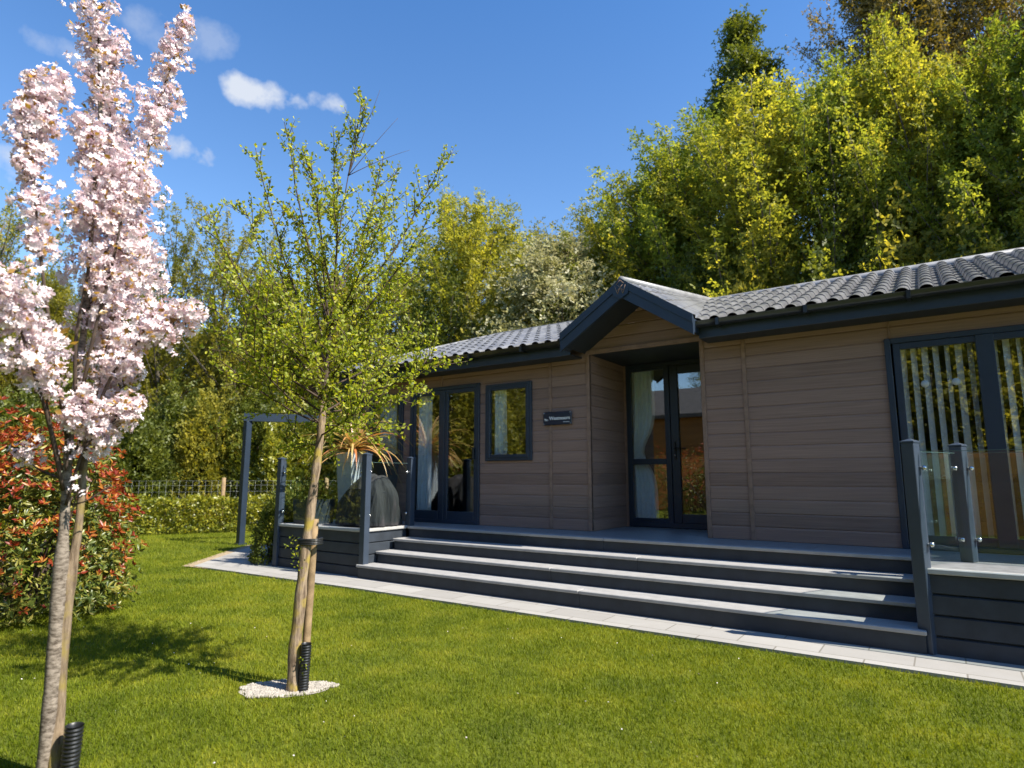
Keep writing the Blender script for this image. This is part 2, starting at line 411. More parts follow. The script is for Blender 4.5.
def bez(p, n):
    p = [np.array(q, float) for q in p]; t = np.linspace(0, 1, n)[:, None]
    if len(p) == 3: return (1-t)**2*p[0] + 2*t*(1-t)*p[1] + t*t*p[2]
    return (1-t)**3*p[0] + 3*t*(1-t)**2*p[1] + 3*t*t*(1-t)*p[2] + t**3*p[3]
def smoothpath(pts, n):        # Catmull-Rom through the points
    P = [np.array(p, float) for p in pts]; P = [2*P[0]-P[1]] + P + [2*P[-1]-P[-2]]; out = []
    seg = len(P)-3
    for u in np.linspace(0, seg-1e-6, n):
        i = int(u); t = u-i; a, b, c, d = P[i:i+4]
        out.append(.5*((2*b) + (c-a)*t + (2*a-5*b+4*c-d)*t*t + (3*b-a-3*c+d)*t**3))
    return np.array(out)

# ------------------------------------------------------------------ ground
def grid_sheet(name, mat, x0, x1, y0, y1, nx, ny, zf):
    xs = np.linspace(x0, x1, nx); ys = np.linspace(y0, y1, ny); v = [(x, y, zf(x, y)) for y in ys for x in xs]
    f = [(j*nx+i, j*nx+i+1, (j+1)*nx+i+1, (j+1)*nx+i) for j in range(ny-1) for i in range(nx-1)]
    return MB().add(v, f, True).build(name, mat)
lawn = grid_sheet('lawn', 'lawn', -400, 400, -400, 400, 3, 3, lambda x, y: G - .012); tag(lawn, kind='structure')
patio_poly = [(-5.98, -2.2), (-2.5, -2.09), (1.5, -2.07), (9.0, -2.02), (9.0, 0.1), (-5.2, .1), (-5.2, 6), (-7.2, 6), (-7.75, -.1), (-7.2, -.75)]
mb = MB(); n = len(patio_poly)
mb.add([(x, y, G+.012) for x, y in patio_poly] + [(x, y, G-.05) for x, y in patio_poly],
       [tuple(range(n))] + [(i, i+n, (i+1) % n+n, (i+1) % n) for i in range(n)])
patio = mb.build('patio', 'patio'); tag(patio, kind='structure')

sand_poly = [(-6.16, -2.28), (-5.6, -2.20), (-5.6, -1.0), (-6.9, 5.9), (-7.35, 6), (-7.95, -.1), (-7.4, -.82)]
sb = MB(); sb.add([(x, y, G+.006) for x, y in sand_poly], [tuple(range(len(sand_poly)))])
M['sand'] = plain('sand_soil', (.30, .235, .16), .95, .1, var=.3, nscale=18, bump=.5)
tag(sb.build('sand_strip', 'sand'), kind='structure')
def in_poly(x, y, poly):
    c = np.zeros(len(x), bool); j = len(poly)-1
    for i in range(len(poly)):
        xi, yi = poly[i]; xj, yj = poly[j]
        if yi != yj: c ^= ((yi > y) != (yj > y)) & (x < (xj-xi)*(y-yi)/(yj-yi)+xi)
        j = i
    return c

# grass blades: density falls with the distance, blades grow so that the cover stays even
def grass():
    P = []; S = []
    fx, fy = math.sin(YAW), math.cos(YAW)
    for r0, r1, dens, sz in ((1.6, 2.6, 8000, .027), (2.6, 4.2, 11000, .027), (4.2, 6.0, 8000, .029), (6.0, 8.5, 5200, .033), (8.5, 12, 2400, .039), (12, 19, 950, .050)):
        a0, a1 = YAW-1.05, YAW+1.05
        nb = int(dens*(a1-a0)/2*(r1*r1-r0*r0))
        a = rng.uniform(a0, a1, nb); rr = np.sqrt(rng.uniform(r0*r0, r1*r1, nb))
        P.append(np.stack([CAM.x+np.sin(a)*rr, CAM.y+np.cos(a)*rr, np.full(nb, G-.012)], 1)); S.append(sz*rng.uniform(.55, 1.25, nb))
    P = np.concatenate(P); S = np.concatenate(S)
    big = [(-6.10, -2.235), (-2.5, -2.105), (1.5, -2.085), (9.0, -2.035), (9.0, 8), (-7.2, 8), (-7.88, -.1), (-7.33, -.79)]
    k = ~in_poly(P[:, 0], P[:, 1], big)
    gx, gy = P[:, 0]+.235, P[:, 1]+4.695; gx, gy = gx*math.cos(.75)+gy*math.sin(.75), -gx*math.sin(.75)+gy*math.cos(.75)
    k &= (gx*gx/.285**2 + gy*gy/.155**2) > rng.uniform(.70, 1.2, len(P))
    k &= ~((P[:, 0] < -10.7) & (P[:, 1] > (P[:, 0]+12.12)*1.61-.6))
    P, S = P[k], S[k]
    # worn, thinner patches
    n_ = np.sin(P[:, 0]*2.1+1.3)*np.sin(P[:, 1]*1.7+.4) + np.sin(P[:, 0]*.8+P[:, 1]*1.1)
    keep = rng.uniform(0, 1, len(P)) < np.clip(.95-.13*n_, .5, 1)
    P, S = P[keep], S[keep]
    d = rng.normal(size=P.shape)*np.array([.40, .40, 0]) + np.array([-.12, -.05, 1.0])
    bl = (np.array([(-.075, 0, 0), (.075, 0, 0), (.05, .55, .06), (0, 1, .22)]), [(0, 1, 2), (0, 2, 3)])
    tint = np.clip(rng.beta(4, 4, len(P)) - .02 + .10*np.sin(P[:, 0]*1.3)*np.sin(P[:, 1]*1.9) - .06*np.sin(P[:, 0]*3.7+P[:, 1]*2.9)*np.sin(P[:, 1]*4.3-P[:, 0]), 0, 1)
    o = scatter('grass', bl, P, d, S, tint, 'grass'); tag(o, kind='stuff')
grass()

# ------------------------------------------------------------------ the house
house = thing('mobile_home', 'long single storey lodge clad in brown boards with grey tiled roof and dark blue trim', 'lodge', (0, 2.6, G))
XL, XR = -4.85, 7.6
PITCH_B = .148
def boards(mb, ua, ub, za, zb, fn):
    """horizontal shiplap boards between ua..ub, za..zb ; fn(u, depth, z) -> point"""
    k0 = math.floor(za/PITCH_B+1e-6); k1 = math.ceil(zb/PITCH_B-1e-6)
    for k in range(k0, k1):
        a = k*PITCH_B; prof = [(-.004, a), (-.011, a+.002), (-.012, a+.006), (-.012, a+.128), (-.010, a+.134), (-.004, a+.1475)]
        pr = []
        for (d0, z0), (d1, z1) in zip(prof[:-1], prof[1:]):
            lo, hi = max(z0, za), min(z1, zb)
            if hi <= lo: continue
            f = lambda z: d0+(d1-d0)*(z-z0)/(z1-z0)
            if not pr: pr.append((f(lo), lo))
            pr.append((f(hi), hi))
        if len(pr) < 2: continue
        v = [fn(ua, d, z) for d, z in pr] + [fn(ub, d, z) for d, z in pr]; n = len(pr)
        mb.add(v, [(i, n+i, n+i+1, i+1) for i in range(n-1)])
front = lambda u, d, z: (u, d, z)
OPEN = [(-4.70, -3.90, .90, 2.05), (-3.735, -2.325, 0, 2.09), (-2.21, -1.40, .92, 2.04), (-.49, 1.0, 0, 2.31), (2.895, 4.65, 0, 2.085), (5.4, 6.6, .9, 2.05)]
mb = MB(); x = XL
for (a, b, z0, z1) in OPEN:
    boards(mb, x, a, 0, 2.45, front)
    if z0 > 0: boards(mb, a, b, 0, z0, front)
    boards(mb, a, b, z1, 2.45, front); x = b
boards(mb, x, XR, 0, 2.45, front)
# recess sides and gable face
boards(mb, 0.0, 1.08, 0, 2.31, lambda u, d, z: (-.49-d, u, z))
boards(mb, 0.0, 1.08, 0, 2.31, lambda u, d, z: (1.0+d, u, z))
GX, GZ, GS, GW = .255, 3.045, .66, .83
for k in range(16, 21):
    za, zb = max(2.45, k*PITCH_B), (k+1)*PITCH_B
    w = (GZ-.155-za)/GS
    if w > .03: boards(mb, GX-w, GX+w, za, zb, lambda u, d, z: (u, d-.002, z))
wall = mb.build('front_wall', 'clad', house)
mb = MB()
boards(mb, 0, 5.2, -.1, 2.45, lambda u, d, z: (XL+d, u, z))
mb.build('end_wall', 'clad', house)
mb = MB(); mb.box(XL, XR, 5.2, 5.25, -.1, 2.45); mb.box(XR, XR+.05, 0, 5.2, -.1, 2.45)
mb.build('rear_wall', 'clad', house)
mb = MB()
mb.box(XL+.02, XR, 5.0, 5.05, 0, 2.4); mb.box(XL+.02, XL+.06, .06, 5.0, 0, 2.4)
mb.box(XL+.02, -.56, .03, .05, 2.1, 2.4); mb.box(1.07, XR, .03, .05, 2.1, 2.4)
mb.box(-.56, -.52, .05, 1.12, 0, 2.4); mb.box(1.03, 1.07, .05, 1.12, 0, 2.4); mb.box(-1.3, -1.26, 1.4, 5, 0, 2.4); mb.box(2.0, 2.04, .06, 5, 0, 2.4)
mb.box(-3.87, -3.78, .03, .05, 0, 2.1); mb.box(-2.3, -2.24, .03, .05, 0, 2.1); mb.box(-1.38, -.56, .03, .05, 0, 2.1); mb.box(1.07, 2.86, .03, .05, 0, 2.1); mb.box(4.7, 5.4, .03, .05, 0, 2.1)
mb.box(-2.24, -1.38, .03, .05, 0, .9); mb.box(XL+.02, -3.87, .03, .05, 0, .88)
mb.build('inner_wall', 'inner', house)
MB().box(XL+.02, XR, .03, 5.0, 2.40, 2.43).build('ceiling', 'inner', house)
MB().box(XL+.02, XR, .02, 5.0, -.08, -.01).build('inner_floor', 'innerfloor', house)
MB().box(XL, XR, .02, 5.2, G-.02, -.09).build('skirting', 'anthdeck', house)
# vertical trims
def strip(x0, x1, z0, z1, y=-.026):
    MB().box(x0, x1, y, .0, z0, z1, .003).build('cover_strip', 'trim', house)
strip(-1.125, -1.08, 0.002, 2.262); strip(1.478, 1.523, 0.002, 2.262); strip(-.535, -.488, 0.002, 2.31, -.03); strip(.998, 1.045, 0.002, 2.31, -.03)
strip(-.535, 1.045, 2.312, 2.368, -.031); strip(-3.11, -3.07, 2.095, 2.262, -.024); strip(2.938, 2.955, 2.09, 2.262, -.022); strip(XL-.02, XL+.03, 0.002, 2.262)
MB().box(-.488, .998, -.01, 1.10, 2.312, 2.335).build('porch_ceiling', 'soffit', house)
MB().box(-.4895, -.44, 1.035, 1.075, 0, 2.31).build('cover_strip', 'trim', house)

# ---- roof
ZE, YE, SL, YR = 2.464, -.40, .365, 2.62
zmain = lambda y: ZE + SL*(y-YE)
ZR = zmain(YR)
def pantile(u, v):
    p = (u/.20) % 1.0
    h = .068*math.sqrt(max(0, 1-((p-.5)/.35)**2))
    q = (v/.355) % 1.0
    return h + .013*(1-q)
RX1, RY1 = GX+.12, YR-.06
def gable_z(x): return GZ - GS*abs(x-GX)
def roof_main():
    mb = MB()
    L = math.hypot(YR-YE, SL*(YR-YE)); nv = 9
    vs_ = []
    for k in range(nv):
        a = k*.355; b = min((k+1)*.355, L)
        if a >= L: break
        vs_ += [a+.0005, (a+b)/2, b-.0005]
    xs = np.arange(XL-.32, XR+.3, .02)
    nrm = Vector((0, -SL, 1)).normalized()
    def P(x, v):
        t = v/L; y = YE + (YR-YE)*t; p = Vector((x, y, zmain(y))) + nrm*(pantile(x, v)-.045); return p
    nx = len(xs); V = [P(x, v) for v in vs_ for x in xs]; F = []
    for j in range(len(vs_)-1):
        for i in range(nx-1):
            c = (Vector(V[j*nx+i]) + Vector(V[(j+1)*nx+i+1]))/2
            tt = (c.y+.57)/(RY1+.57)
            if 0 <= tt < 1 and GX+(RX1-GX)*tt-(GW+.03)*(1-tt) < c.x < GX+(RX1-GX)*tt+(GW+.03)*(1-tt): continue
            # hip end on the left
            if c.x < XL-.30 + (c.y-YE)*.40: continue
            F.append((j*nx+i, j*nx+i+1, (j+1)*nx+i+1, (j+1)*nx+i))
    mb.add(V, F, False)
    return mb.build('roof', 'tile', house)
roof = roof_main()
mb = MB()
xe = XL-.30; hx = xe + (YR-YE)*.40
mb.add([(xe, YE, ZE-.01), (hx, YR, ZR-.01), (xe, 5.6, ZE-.01)], [(0, 1, 2)])
mb.add([(hx, YR, ZR-.01), (XR+.3, YR, ZR-.01), (XR+.3, 5.6, ZE-.01), (xe, 5.6, ZE-.01)], [(0, 1, 2, 3)])
mb.add([(XR+.3, YE, ZE-.03), (XR+.3, YR, ZR-.03), (XR+.3, 5.6, ZE-.03)], [(0, 1, 2)])
mb.build('rear_roof', 'tile', house)
mb = MB(); mb.tube([(hx-.05, YR, ZR-.05), (XR+.32, YR, ZR-.05)], .075, 10)
mb.tube([(xe-.01, YE-.01, ZE+.01), (hx, YR, ZR-.04)], .06, 8)
mb.build('ridge_tile', 'ridge', house)
# porch roof: its ridge climbs from the gable apex to the main ridge
mb = MB()
RX1, RY1, RZ1 = GX+.12, YR-.06, ZR-.03
def ridge_pt(t): return Vector((GX+(RX1-GX)*t, -.57+(RY1+.57)*t, GZ+(RZ1-GZ)*t))
def valley_pt(t, sgn):
    y = -.57+(RY1+.57)*t; x0 = GX+sgn*(GW+.035); z0 = GZ-GS*(GW+.035)
    k = min(1, t/.06); zz = zmain(max(y, YE))-.005
    return Vector((x0+(RX1-x0)*t, y, z0*(1-k)+zz*k if t < .06 else zz))
for sgn in (1, -1):
    us = []
    for k in range(4): us += [(k*.25+.001, 0), (k*.25+.249, 1)]
    ts = np.linspace(0, 1, 121); V = []
    for s_, e in us:
        for t in ts:
            p, q_ = valley_pt(t, sgn), ridge_pt(t); c = p+(q_-p)*s_
            nr = Vector((sgn*GS, -.15, 1)).normalized(); yy = (c.y/.2) % 1.0
            c = c + nr*((.018*math.exp(-((yy-.4)/.17)**2) + .022*(1-e))*(1-t)+.004); V.append(c)
    n = len(ts); F = [(j*n+i, j*n+i+1, (j+1)*n+i+1, (j+1)*n+i) for j in range(len(us)-1) for i in range(n-1)]
    mb.add(V, F)
porch_roof = mb.build('porch_roof', 'tile', house)
mb = MB(); mb.tube([ridge_pt(0)+Vector((0, 0, .02)), ridge_pt(1)], [.05, .06], 8); mb.build('porch_ridge', 'ridge', house)
# bargeboards, two layers each side, and the apex cap
def slanted(mb, sgn, y0, y1, top, depth, x_in, x_out):
    p = []
    for y in (y0, y1):
        for xx in (x_in, x_out):
            z = GZ-GS*xx+top
            p += [(GX+sgn*xx, y, z), (GX+sgn*xx, y, z-depth)]
    mb.add(p, [(0, 1, 3, 2), (4, 6, 7, 5), (0, 2, 6, 4), (1, 5, 7, 3), (0, 4, 5, 1), (2, 3, 7, 6)])
for sgn in (1, -1):
    mb = MB(); slanted(mb, sgn, -.585, -.548, .03, .235, 0.002, GW+.03); slanted(mb, sgn, -.600, -.585, .03, .10, .002, GW+.03)
    bb = mb.build('bargeboard', 'anth', house)
    mb = MB(); slanted(mb, sgn, -.548, -.002, -.13, .05, 0.002, GW-.02); mb.build('porch_soffit', 'soffit', house)
    mb = MB(); slanted(mb, sgn, -.547, -.36, -.015, .16, GW-.03, GW+.028); mb.build('eave_box', 'anth', house)
mb = MB(); mb.add([(GX-.10, -.607, GZ-.035), (GX, -.607, GZ+.035), (GX+.10, -.607, GZ-.035), (GX+.10, -.607, GZ-.17), (GX, -.607, GZ-.225), (GX-.10, -.607, GZ-.17)], [(5, 4, 3, 2, 1, 0)])
mb.add([(GX-.10, -.60, GZ-.035), (GX, -.60, GZ+.035), (GX+.10, -.60, GZ-.035), (GX+.10, -.60, GZ-.17), (GX, -.60, GZ-.225), (GX-.10, -.60, GZ-.17)] + [(GX-.10, -.607, GZ-.035), (GX, -.607, GZ+.035), (GX+.10, -.607, GZ-.035), (GX+.10, -.607, GZ-.17), (GX, -.607, GZ-.225), (GX-.10, -.607, GZ-.17)],
       [(i, (i+1) % 6, (i+1) % 6+6, i+6) for i in range(6)])
cap = mb.build('apex_cap', 'anth', house)
mb = MB()
for a, b in (((-.07, -.06), (-.035, -.16)), ((-.035, -.16), (0, -.08)), ((0, -.08), (.035, -.16)), ((.035, -.16), (.07, -.06)), ((-.05, -.04), (0, .01)), ((.05, -.04), (0, .01)), ((-.035, -.05), (.035, -.12)), ((.035, -.05), (-.035, -.12))):
    mb.tube([(GX+a[0], -.609, GZ+a[1]), (GX+b[0], -.609, GZ+b[1])], .004, 5)
mb.build('emblem', 'trim', house)
# fascia, soffit, gutter
for (a, b) in ((xe+.02, GX-GW-.02), (GX+GW+.02, XR+.3)):
    MB().box(a, b, -.36, -.33, 2.264, 2.43, .004).build('fascia', 'anth', house)
    MB().box(a, b, -.329, -.016, 2.268, 2.285).build('soffit', 'soffit', house)
    mb = MB(); n = 9
    pr = [(-.425+.062*math.cos(math.pi+math.pi*k/(n-1)), 2.437+.062*math.sin(math.pi+math.pi*k/(n-1))) for k in range(n)]
    pr = [(-.495, 2.443)] + pr + [(-.363, 2.443)]
    v = [(a, y, z) for y, z in pr] + [(b, y, z) for y, z in pr]; m = len(pr)
    mb.add(v, [(i, i+1, m+i+1, m+i) for i in range(m-1)] + [tuple(range(m)), tuple(range(m, 2*m))[::-1]], True)
    xx = a+.25
    while xx < b:
        mb.box(xx-.018, xx+.018, -.497, -.362, 2.366, 2.447); xx += .9
    mb.build('gutter', 'gutter', house)
mb = MB(); mb.box(xe+.02, xe+.05, -.33, 5.5, 2.264, 2.45); mb.build('end_fascia', 'anth', house)

# ---- glazed doors and windows
def frame_rect(mb, x0, x1, z0, z1, y0, y1, w, bot=None, bev=.005):
    b = w if bot is None else bot
    mb.box(x0, x0+w, y0, y1, z0, z1, bev); mb.box(x1-w, x1, y0, y1, z0, z1, bev)
    mb.box(x0+w-.001, x1-w+.001, y0+.001, y1-.001, z1-w, z1-.001, bev); mb.box(x0+w-.001, x1-w+.001, y0+.001, y1-.001, z0+.001, z0+b, bev)
def pane(parent, x0, x1, z0, z1, y, mat='glass', name='glass_pane'):
    return MB().box(x0, x1, y-.006, y+.006, z0, z1).build(name, mat, parent)
def root_of(name, label=None):
    return None
def door_set(name, x0, x1, z1, leaves, y=0.0, sill=.03):
    mb = MB(); frame_rect(mb, x0, x1, 0.002, z1, y-.045, y+.03, .055, .05)
    fr = mb.build(name, 'anth', house)
    for (a, b, dy, bot) in leaves:
        mb = MB(); frame_rect(mb, a, b, .05, z1-.055, y-.03+dy, y+.015+dy, .065, bot); lf = mb.build('door_leaf', 'anth', fr)
        pane(fr, a+.06, b-.06, .05+bot-.005, z1-.115, y-.006+dy)
    return fr
ld = door_set('patio_door', -3.735, -2.325, 2.09, [(-3.70, -3.06, 0, .13), (-3.0, -2.36, -.008, .13)])
mb = MB(); mb.box(-2.43, -2.40, -.075, -.038, .95, 1.12, .006); mb.build('handle', 'black', ld)
MB().box(-3.062, -2.998, -.05, .0, .05, 2.03, .004).build('mullion', 'anth', ld)
rd = door_set('patio_door', 2.895, 4.65, 2.085, [(2.965, 3.735, 0, .085), (3.695, 4.59, -.008, .085)])
MB().box(3.64, 3.78, -.05, -.02, .05, 2.03, .004).build('mullion', 'anth', rd)
for (sx, sz) in ((3.21, 1.60), (3.46, 1.60), (4.06, 1.60), (4.3, 1.6)):
    MB().disc((sx, -.022 if sx > 3.7 else -.014, sz), (0, 1, 0), .035, .003, 18).build('glass_sticker', 'sticker', rd)
w1 = MB(); frame_rect(w1, -2.21, -1.40, .92, 2.04, -.045, .03, .05); wo = w1.build('window', 'anth', house)
mb = MB(); frame_rect(mb, -2.165, -1.445, .965, 1.995, -.055, .01, .045); mb.build('sash', 'anth', wo)
pane(wo, -2.125, -1.485, 1.005, 1.955, -.02)
w2 = MB(); frame_rect(w2, -4.70, -3.90, .90, 2.05, -.045, .03, .05); w2o = w2.build('window', 'anth', house)
mb = MB(); frame_rect(mb, -4.655, -3.945, .945, 2.005, -.055, .01, .045); mb.build('sash', 'anth', w2o)
pane(w2o, -4.615, -3.985, .985, 1.965, -.02)
w3 = MB(); frame_rect(w3, 5.4, 6.6, .90, 2.05, -.045, .03, .05); w3o = w3.build('window', 'anth', house); pane(w3o, 5.45, 6.55, .95, 2.0, -.02)
# porch door: fixed light with a rail on the left, a full glazed leaf on the right
Y1 = 1.075
mb = MB(); frame_rect(mb, -.44, .998, .002, 2.311, Y1-.05, Y1+.02, .05, .075); mb.box(.165, .215, Y1-.052, Y1+.02, .07, 2.262, .004); mb.box(-.391, .949, Y1-.047, Y1+.018, 2.24, 2.262)
pd = mb.build('porch_door', 'anth', house)
mb = MB(); frame_rect(mb, -.40, .167, .072, 2.243, Y1-.04, Y1+.015, .035, .05); mb.box(-.37, .14, Y1-.044, Y1+.01, .865, .945, .004); mb.build('side_light', 'anth', pd)
pane(pd, -.37, .14, .11, .87, Y1-.015); pane(pd, -.37, .14, .94, 2.215, Y1-.015)
mb = MB(); frame_rect(mb, .225, .94, .072, 2.236, Y1-.06, Y1+.005, .115, .12); mb.build('door_leaf', 'anth', pd)
pane(pd, .335, .83, .185, 2.125, Y1-.03)
mb = MB(); mb.box(.262, .29, Y1-.078, Y1-.058, .93, 1.17, .005); mb.tube([(.276, Y1-.075, 1.08), (.276, Y1-.115, 1.08), (.38, Y1-.115, 1.085)], .009, 8); mb.build('handle', 'black', pd)
MB().disc((.276, Y1-.08, .985), (0, 1, 0), .012, .012).build('lock', 'steel', pd)

# ---- curtains and blind (they hang inside: things of their own)
def curtain(x0, x1, z0, z1, y, label, tie=None):
    n, m = 46, 26; V = []
    for j in range(m):
        t = j/(m-1); z = z1-(z1-z0)*t
        for i in range(n):
            s_ = i/(n-1); wd = 1.0
            if tie is not None: wd = 1-.55*math.exp(-((z-tie)/.28)**2)
            x = x0 + (x1-x0)*s_*wd; yy = y + .028*math.sin(s_*(x1-x0)*95+.4*math.sin(3*t)) + .008*math.sin(17*s_+4*t)
            V.append((x, yy, z))
    nb = len(V); V2 = [(a, b+.004, c) for a, b, c in V]
    F = [(j*n+i, j*n+i+1, (j+1)*n+i+1, (j+1)*n+i) for j in range(m-1) for i in range(n-1)]
    F2 = [tuple(q+nb for q in f[::-1]) for f in F]
    o = MB().add(V+V2, F+F2, True).build('curtain', 'curtain'); return tag(o, label, 'curtain')
curtain(-3.66, -3.37, .06, 2.02, .075, 'pale blue curtain hanging inside the left sliding glass door')
curtain(-2.13, -1.92, .80, 1.99, .075, 'pale curtain at the left edge of the small square window')
curtain(-.40, -.06, .10, 2.24, 1.15, 'pale tied-back curtain behind the porch door side light', 1.05)
curtain(-4.64, -4.20, .80, 2.0, .15, 'pale curtain in the far left window half hidden by tree leaves')
blind = thing('vertical_blind', 'white vertical strip blind hanging open inside the large right-hand glass doors', 'blind', (3.8, .085, 0))
MB().box(3.0, 4.6, .065, .105, 1.985, 2.02).build('headrail', 'slat', blind)
for i in range(17):
    xx = 3.045+i*.092; a = R(57+rng.uniform(-7, 7)); c, s_ = math.cos(a)*.0445, math.sin(a)*.0445
    lean = rng.uniform(-.006, .006)
    v = []
    for z, o_ in ((1.985, 0), (.10, lean)):
        for e in (1, 0, -1): 
            b_ = .004 if e == 0 else 0
            v.append((xx+o_+c*e, .085+s_*e+b_, z))
    v += [(p[0]+.0015, p[1]-.0012, p[2]) for p in v]
    MB().add(v, [(0, 1, 4, 3), (1, 2, 5, 4), (6, 9, 10, 7), (7, 10, 11, 8), (3, 4, 10, 9), (4, 5, 11, 10)]).build('slat', 'slat', blind)

# ---- name sign on the wall
sign = thing('name_sign', 'small dark blue house name plate with white lettering, on the wall beside the porch', 'sign', (-.975, -.03, 1.48))
MB().box(-1.20, -.755, -.052, -.03, 1.392, 1.572, .008).build('plate', 'signblue', sign)
for sx in (-1.185, -.77):
    for sz in (1.408, 1.556): MB().disc((sx, -.054, sz), (0, 1, 0), .008, .006, 10).build('screw', 'steel', sign)
def text(body, size, loc, mat, parent, name='lettering', width=None):
    cu = bpy.data.curves.new('tmp', 'FONT'); cu.body = body; cu.size = size; cu.extrude = .0015; cu.align_x = 'LEFT'; cu.offset = .0012
    to = bpy.data.objects.new('tmp', cu); C.objects.link(to)
    bpy.context.view_layer.update()
    me = bpy.data.meshes.new_from_object(to.evaluated_get(bpy.context.evaluated_depsgraph_get()))
    C.objects.unlink(to); bpy.data.objects.remove(to)
    me.transform(Matrix.Translation(loc) @ Matrix.Rotation(R(90), 4, 'X'))
    return link(name, me, mat, parent)
text('Westmoors', .066, (-1.098, -.054, 1.462), M['signwhite'], sign)
text('The', .040, (-1.178, -.054, 1.452), M['signwhite'], sign)
MB().box(-.88, -.785, -.0545, -.052, 1.425, 1.431).build('lettering', 'signwhite', sign)

# ------------------------------------------------------------------ deck and steps
deck = thing('deck', 'grey composite deck with wide steps and dark plank skirting along the lodge front', 'deck', (0, -.8, G))
YD, TR, RI = -.72, .281, .148
XS = 3.06
mb = MB()
def deck_area(mb, x0, x1, y0, y1):
    y = y1
    while y > y0+.01:
        b = max(y0, y-.138); xa = x0
        while xa < x1:
            xb = min(x1, xa+3.6); mb.box(xa+.001, xb-.001, b, y, -.026, -.001, .002); xa = xb
        y -= .1405
deck_area(mb, -5.02, XR, YD+.12, -.012); deck_area(mb, -.485, .995, -.016, 1.02)
deck_area(mb, -5.02, -3.12, -1.49, YD+.119); deck_area(mb, 3.12, XR, -1.49, YD+.119)
mb.build('deck_floor', 'deck', deck)
MB().box(-5.0, XR, YD+.06, -.02, -.20, -.03).build('joist', 'black', deck)
def tread(k):
    y0 = YD-k*TR; x1 = XS-.035 + (.0, .0, .0, .055)[k]; x0 = -XS-.0 - (.0, .0, .03, .09)[k]
    z = -k*RI; mb = MB()
    xj = (.02, .55, -.35, .15)[k]
    for a, b in ((x0, xj-.002), (xj+.002, x1)):
        mb.box(a, b, y0-.022, y0+.118, z-.034, z, .006)
    if k: mb.box(x0, x1, y0+.122, y0+.34, z-.03, z-.001, .003)
    mb.build('step_tread' if k else 'deck_edging', 'nosing', deck)
    zb = -(k+1)*RI-.001 if k < 3 else G
    mb = MB(); mb.box(x0+.02, xj-.0015, y0, y0+.02, zb, z-.034); mb.box(xj+.0015, x1-.01, y0, y0+.02, zb, z-.034); mb.build('step_riser', 'anthdeck', deck)
for k in range(4): tread(k)
def plank_wall(mb, fn, u0, u1, z0, z1, pitch=.152, d=.022):
    z = z1; 
    while z > z0+.01:
        b = max(z0, z-pitch)
        p = [(0.0, b), (-d, b+.012), (-d+.004, z-.012), (-.004, z-.002)]
        v = [fn(u0, q, zz) for q, zz in p] + [fn(u1, q, zz) for q, zz in p]
        mb.add(v, [(i, 4+i, 5+i, i+1) for i in range(3)]); z -= pitch
mb = MB(); plank_wall(mb, lambda u, d, z: (u, -1.49+d, z), -5.0, -3.12, G, -.03); mb.build('deck_skirt', 'anthdeck', deck)
mb = MB(); plank_wall(mb, lambda u, d, z: (u, -1.49+d, z), 3.12, XR, G, -.03); mb.build('deck_skirt', 'anthdeck', deck)
mb = MB(); plank_wall(mb, lambda u, d, z: (-3.12-d, u, z), -1.49, YD, G, -.03); mb.build('deck_skirt', 'anthdeck', deck)
mb = MB(); plank_wall(mb, lambda u, d, z: (3.08+d, u, z), -1.49, YD, G, -.03); mb.build('deck_skirt', 'anthdeck', deck)
mb = MB(); plank_wall(mb, lambda u, d, z: (-5.0+d, u, z), -1.49, 0, G, -.03); mb.build('deck_skirt', 'anthdeck', deck)
# pale capping round the raised decks
mb = MB(); mb.box(-5.03, -3.075, -1.535, -1.45, -.034, .006, .006); mb.box(-3.145, -3.075, -1.449, YD+.03, -.034, .006, .006); mb.build('capping', 'capwhite', deck)
mb = MB(); mb.box(3.075, XR, -1.535, -1.45, -.034, .006, .006); mb.box(3.055, 3.125, -1.449, YD+.03, -.034, .006, .006); mb.build('capping', 'capwhite', deck)
def post(x, y, z0=G, top=.955, w=.094, rot=0):
    mb = MB(); mb.box(x-w/2, x+w/2, y-w/2, y+w/2, z0, top, .004)
    def turn(m): c_, s_ = math.cos(rot), math.sin(rot); m.v = [(x+(a-x)*c_-(b-y)*s_, y+(a-x)*s_+(b-y)*c_, c) for a, b, c in m.v]
    turn(mb)
    p = mb.build('balustrade_post', 'post', deck)
    mb = MB(); h = w/2+.004
    mb.add([(x-h, y-h, top), (x+h, y-h, top), (x+h, y+h, top), (x-h, y+h, top), (x-h, y-h, top+.012), (x+h, y-h, top+.012), (x+h, y+h, top+.012), (x-h, y+h, top+.012), (x, y, top+.034)],
           [(0, 1, 5, 4), (1, 2, 6, 5), (2, 3, 7, 6), (3, 0, 4, 7), (4, 5, 8), (5, 6, 8), (6, 7, 8), (7, 4, 8), (3, 2, 1, 0)])
    turn(mb); mb.build('post_cap', 'post', p)
    return Vector((x, y, 0))
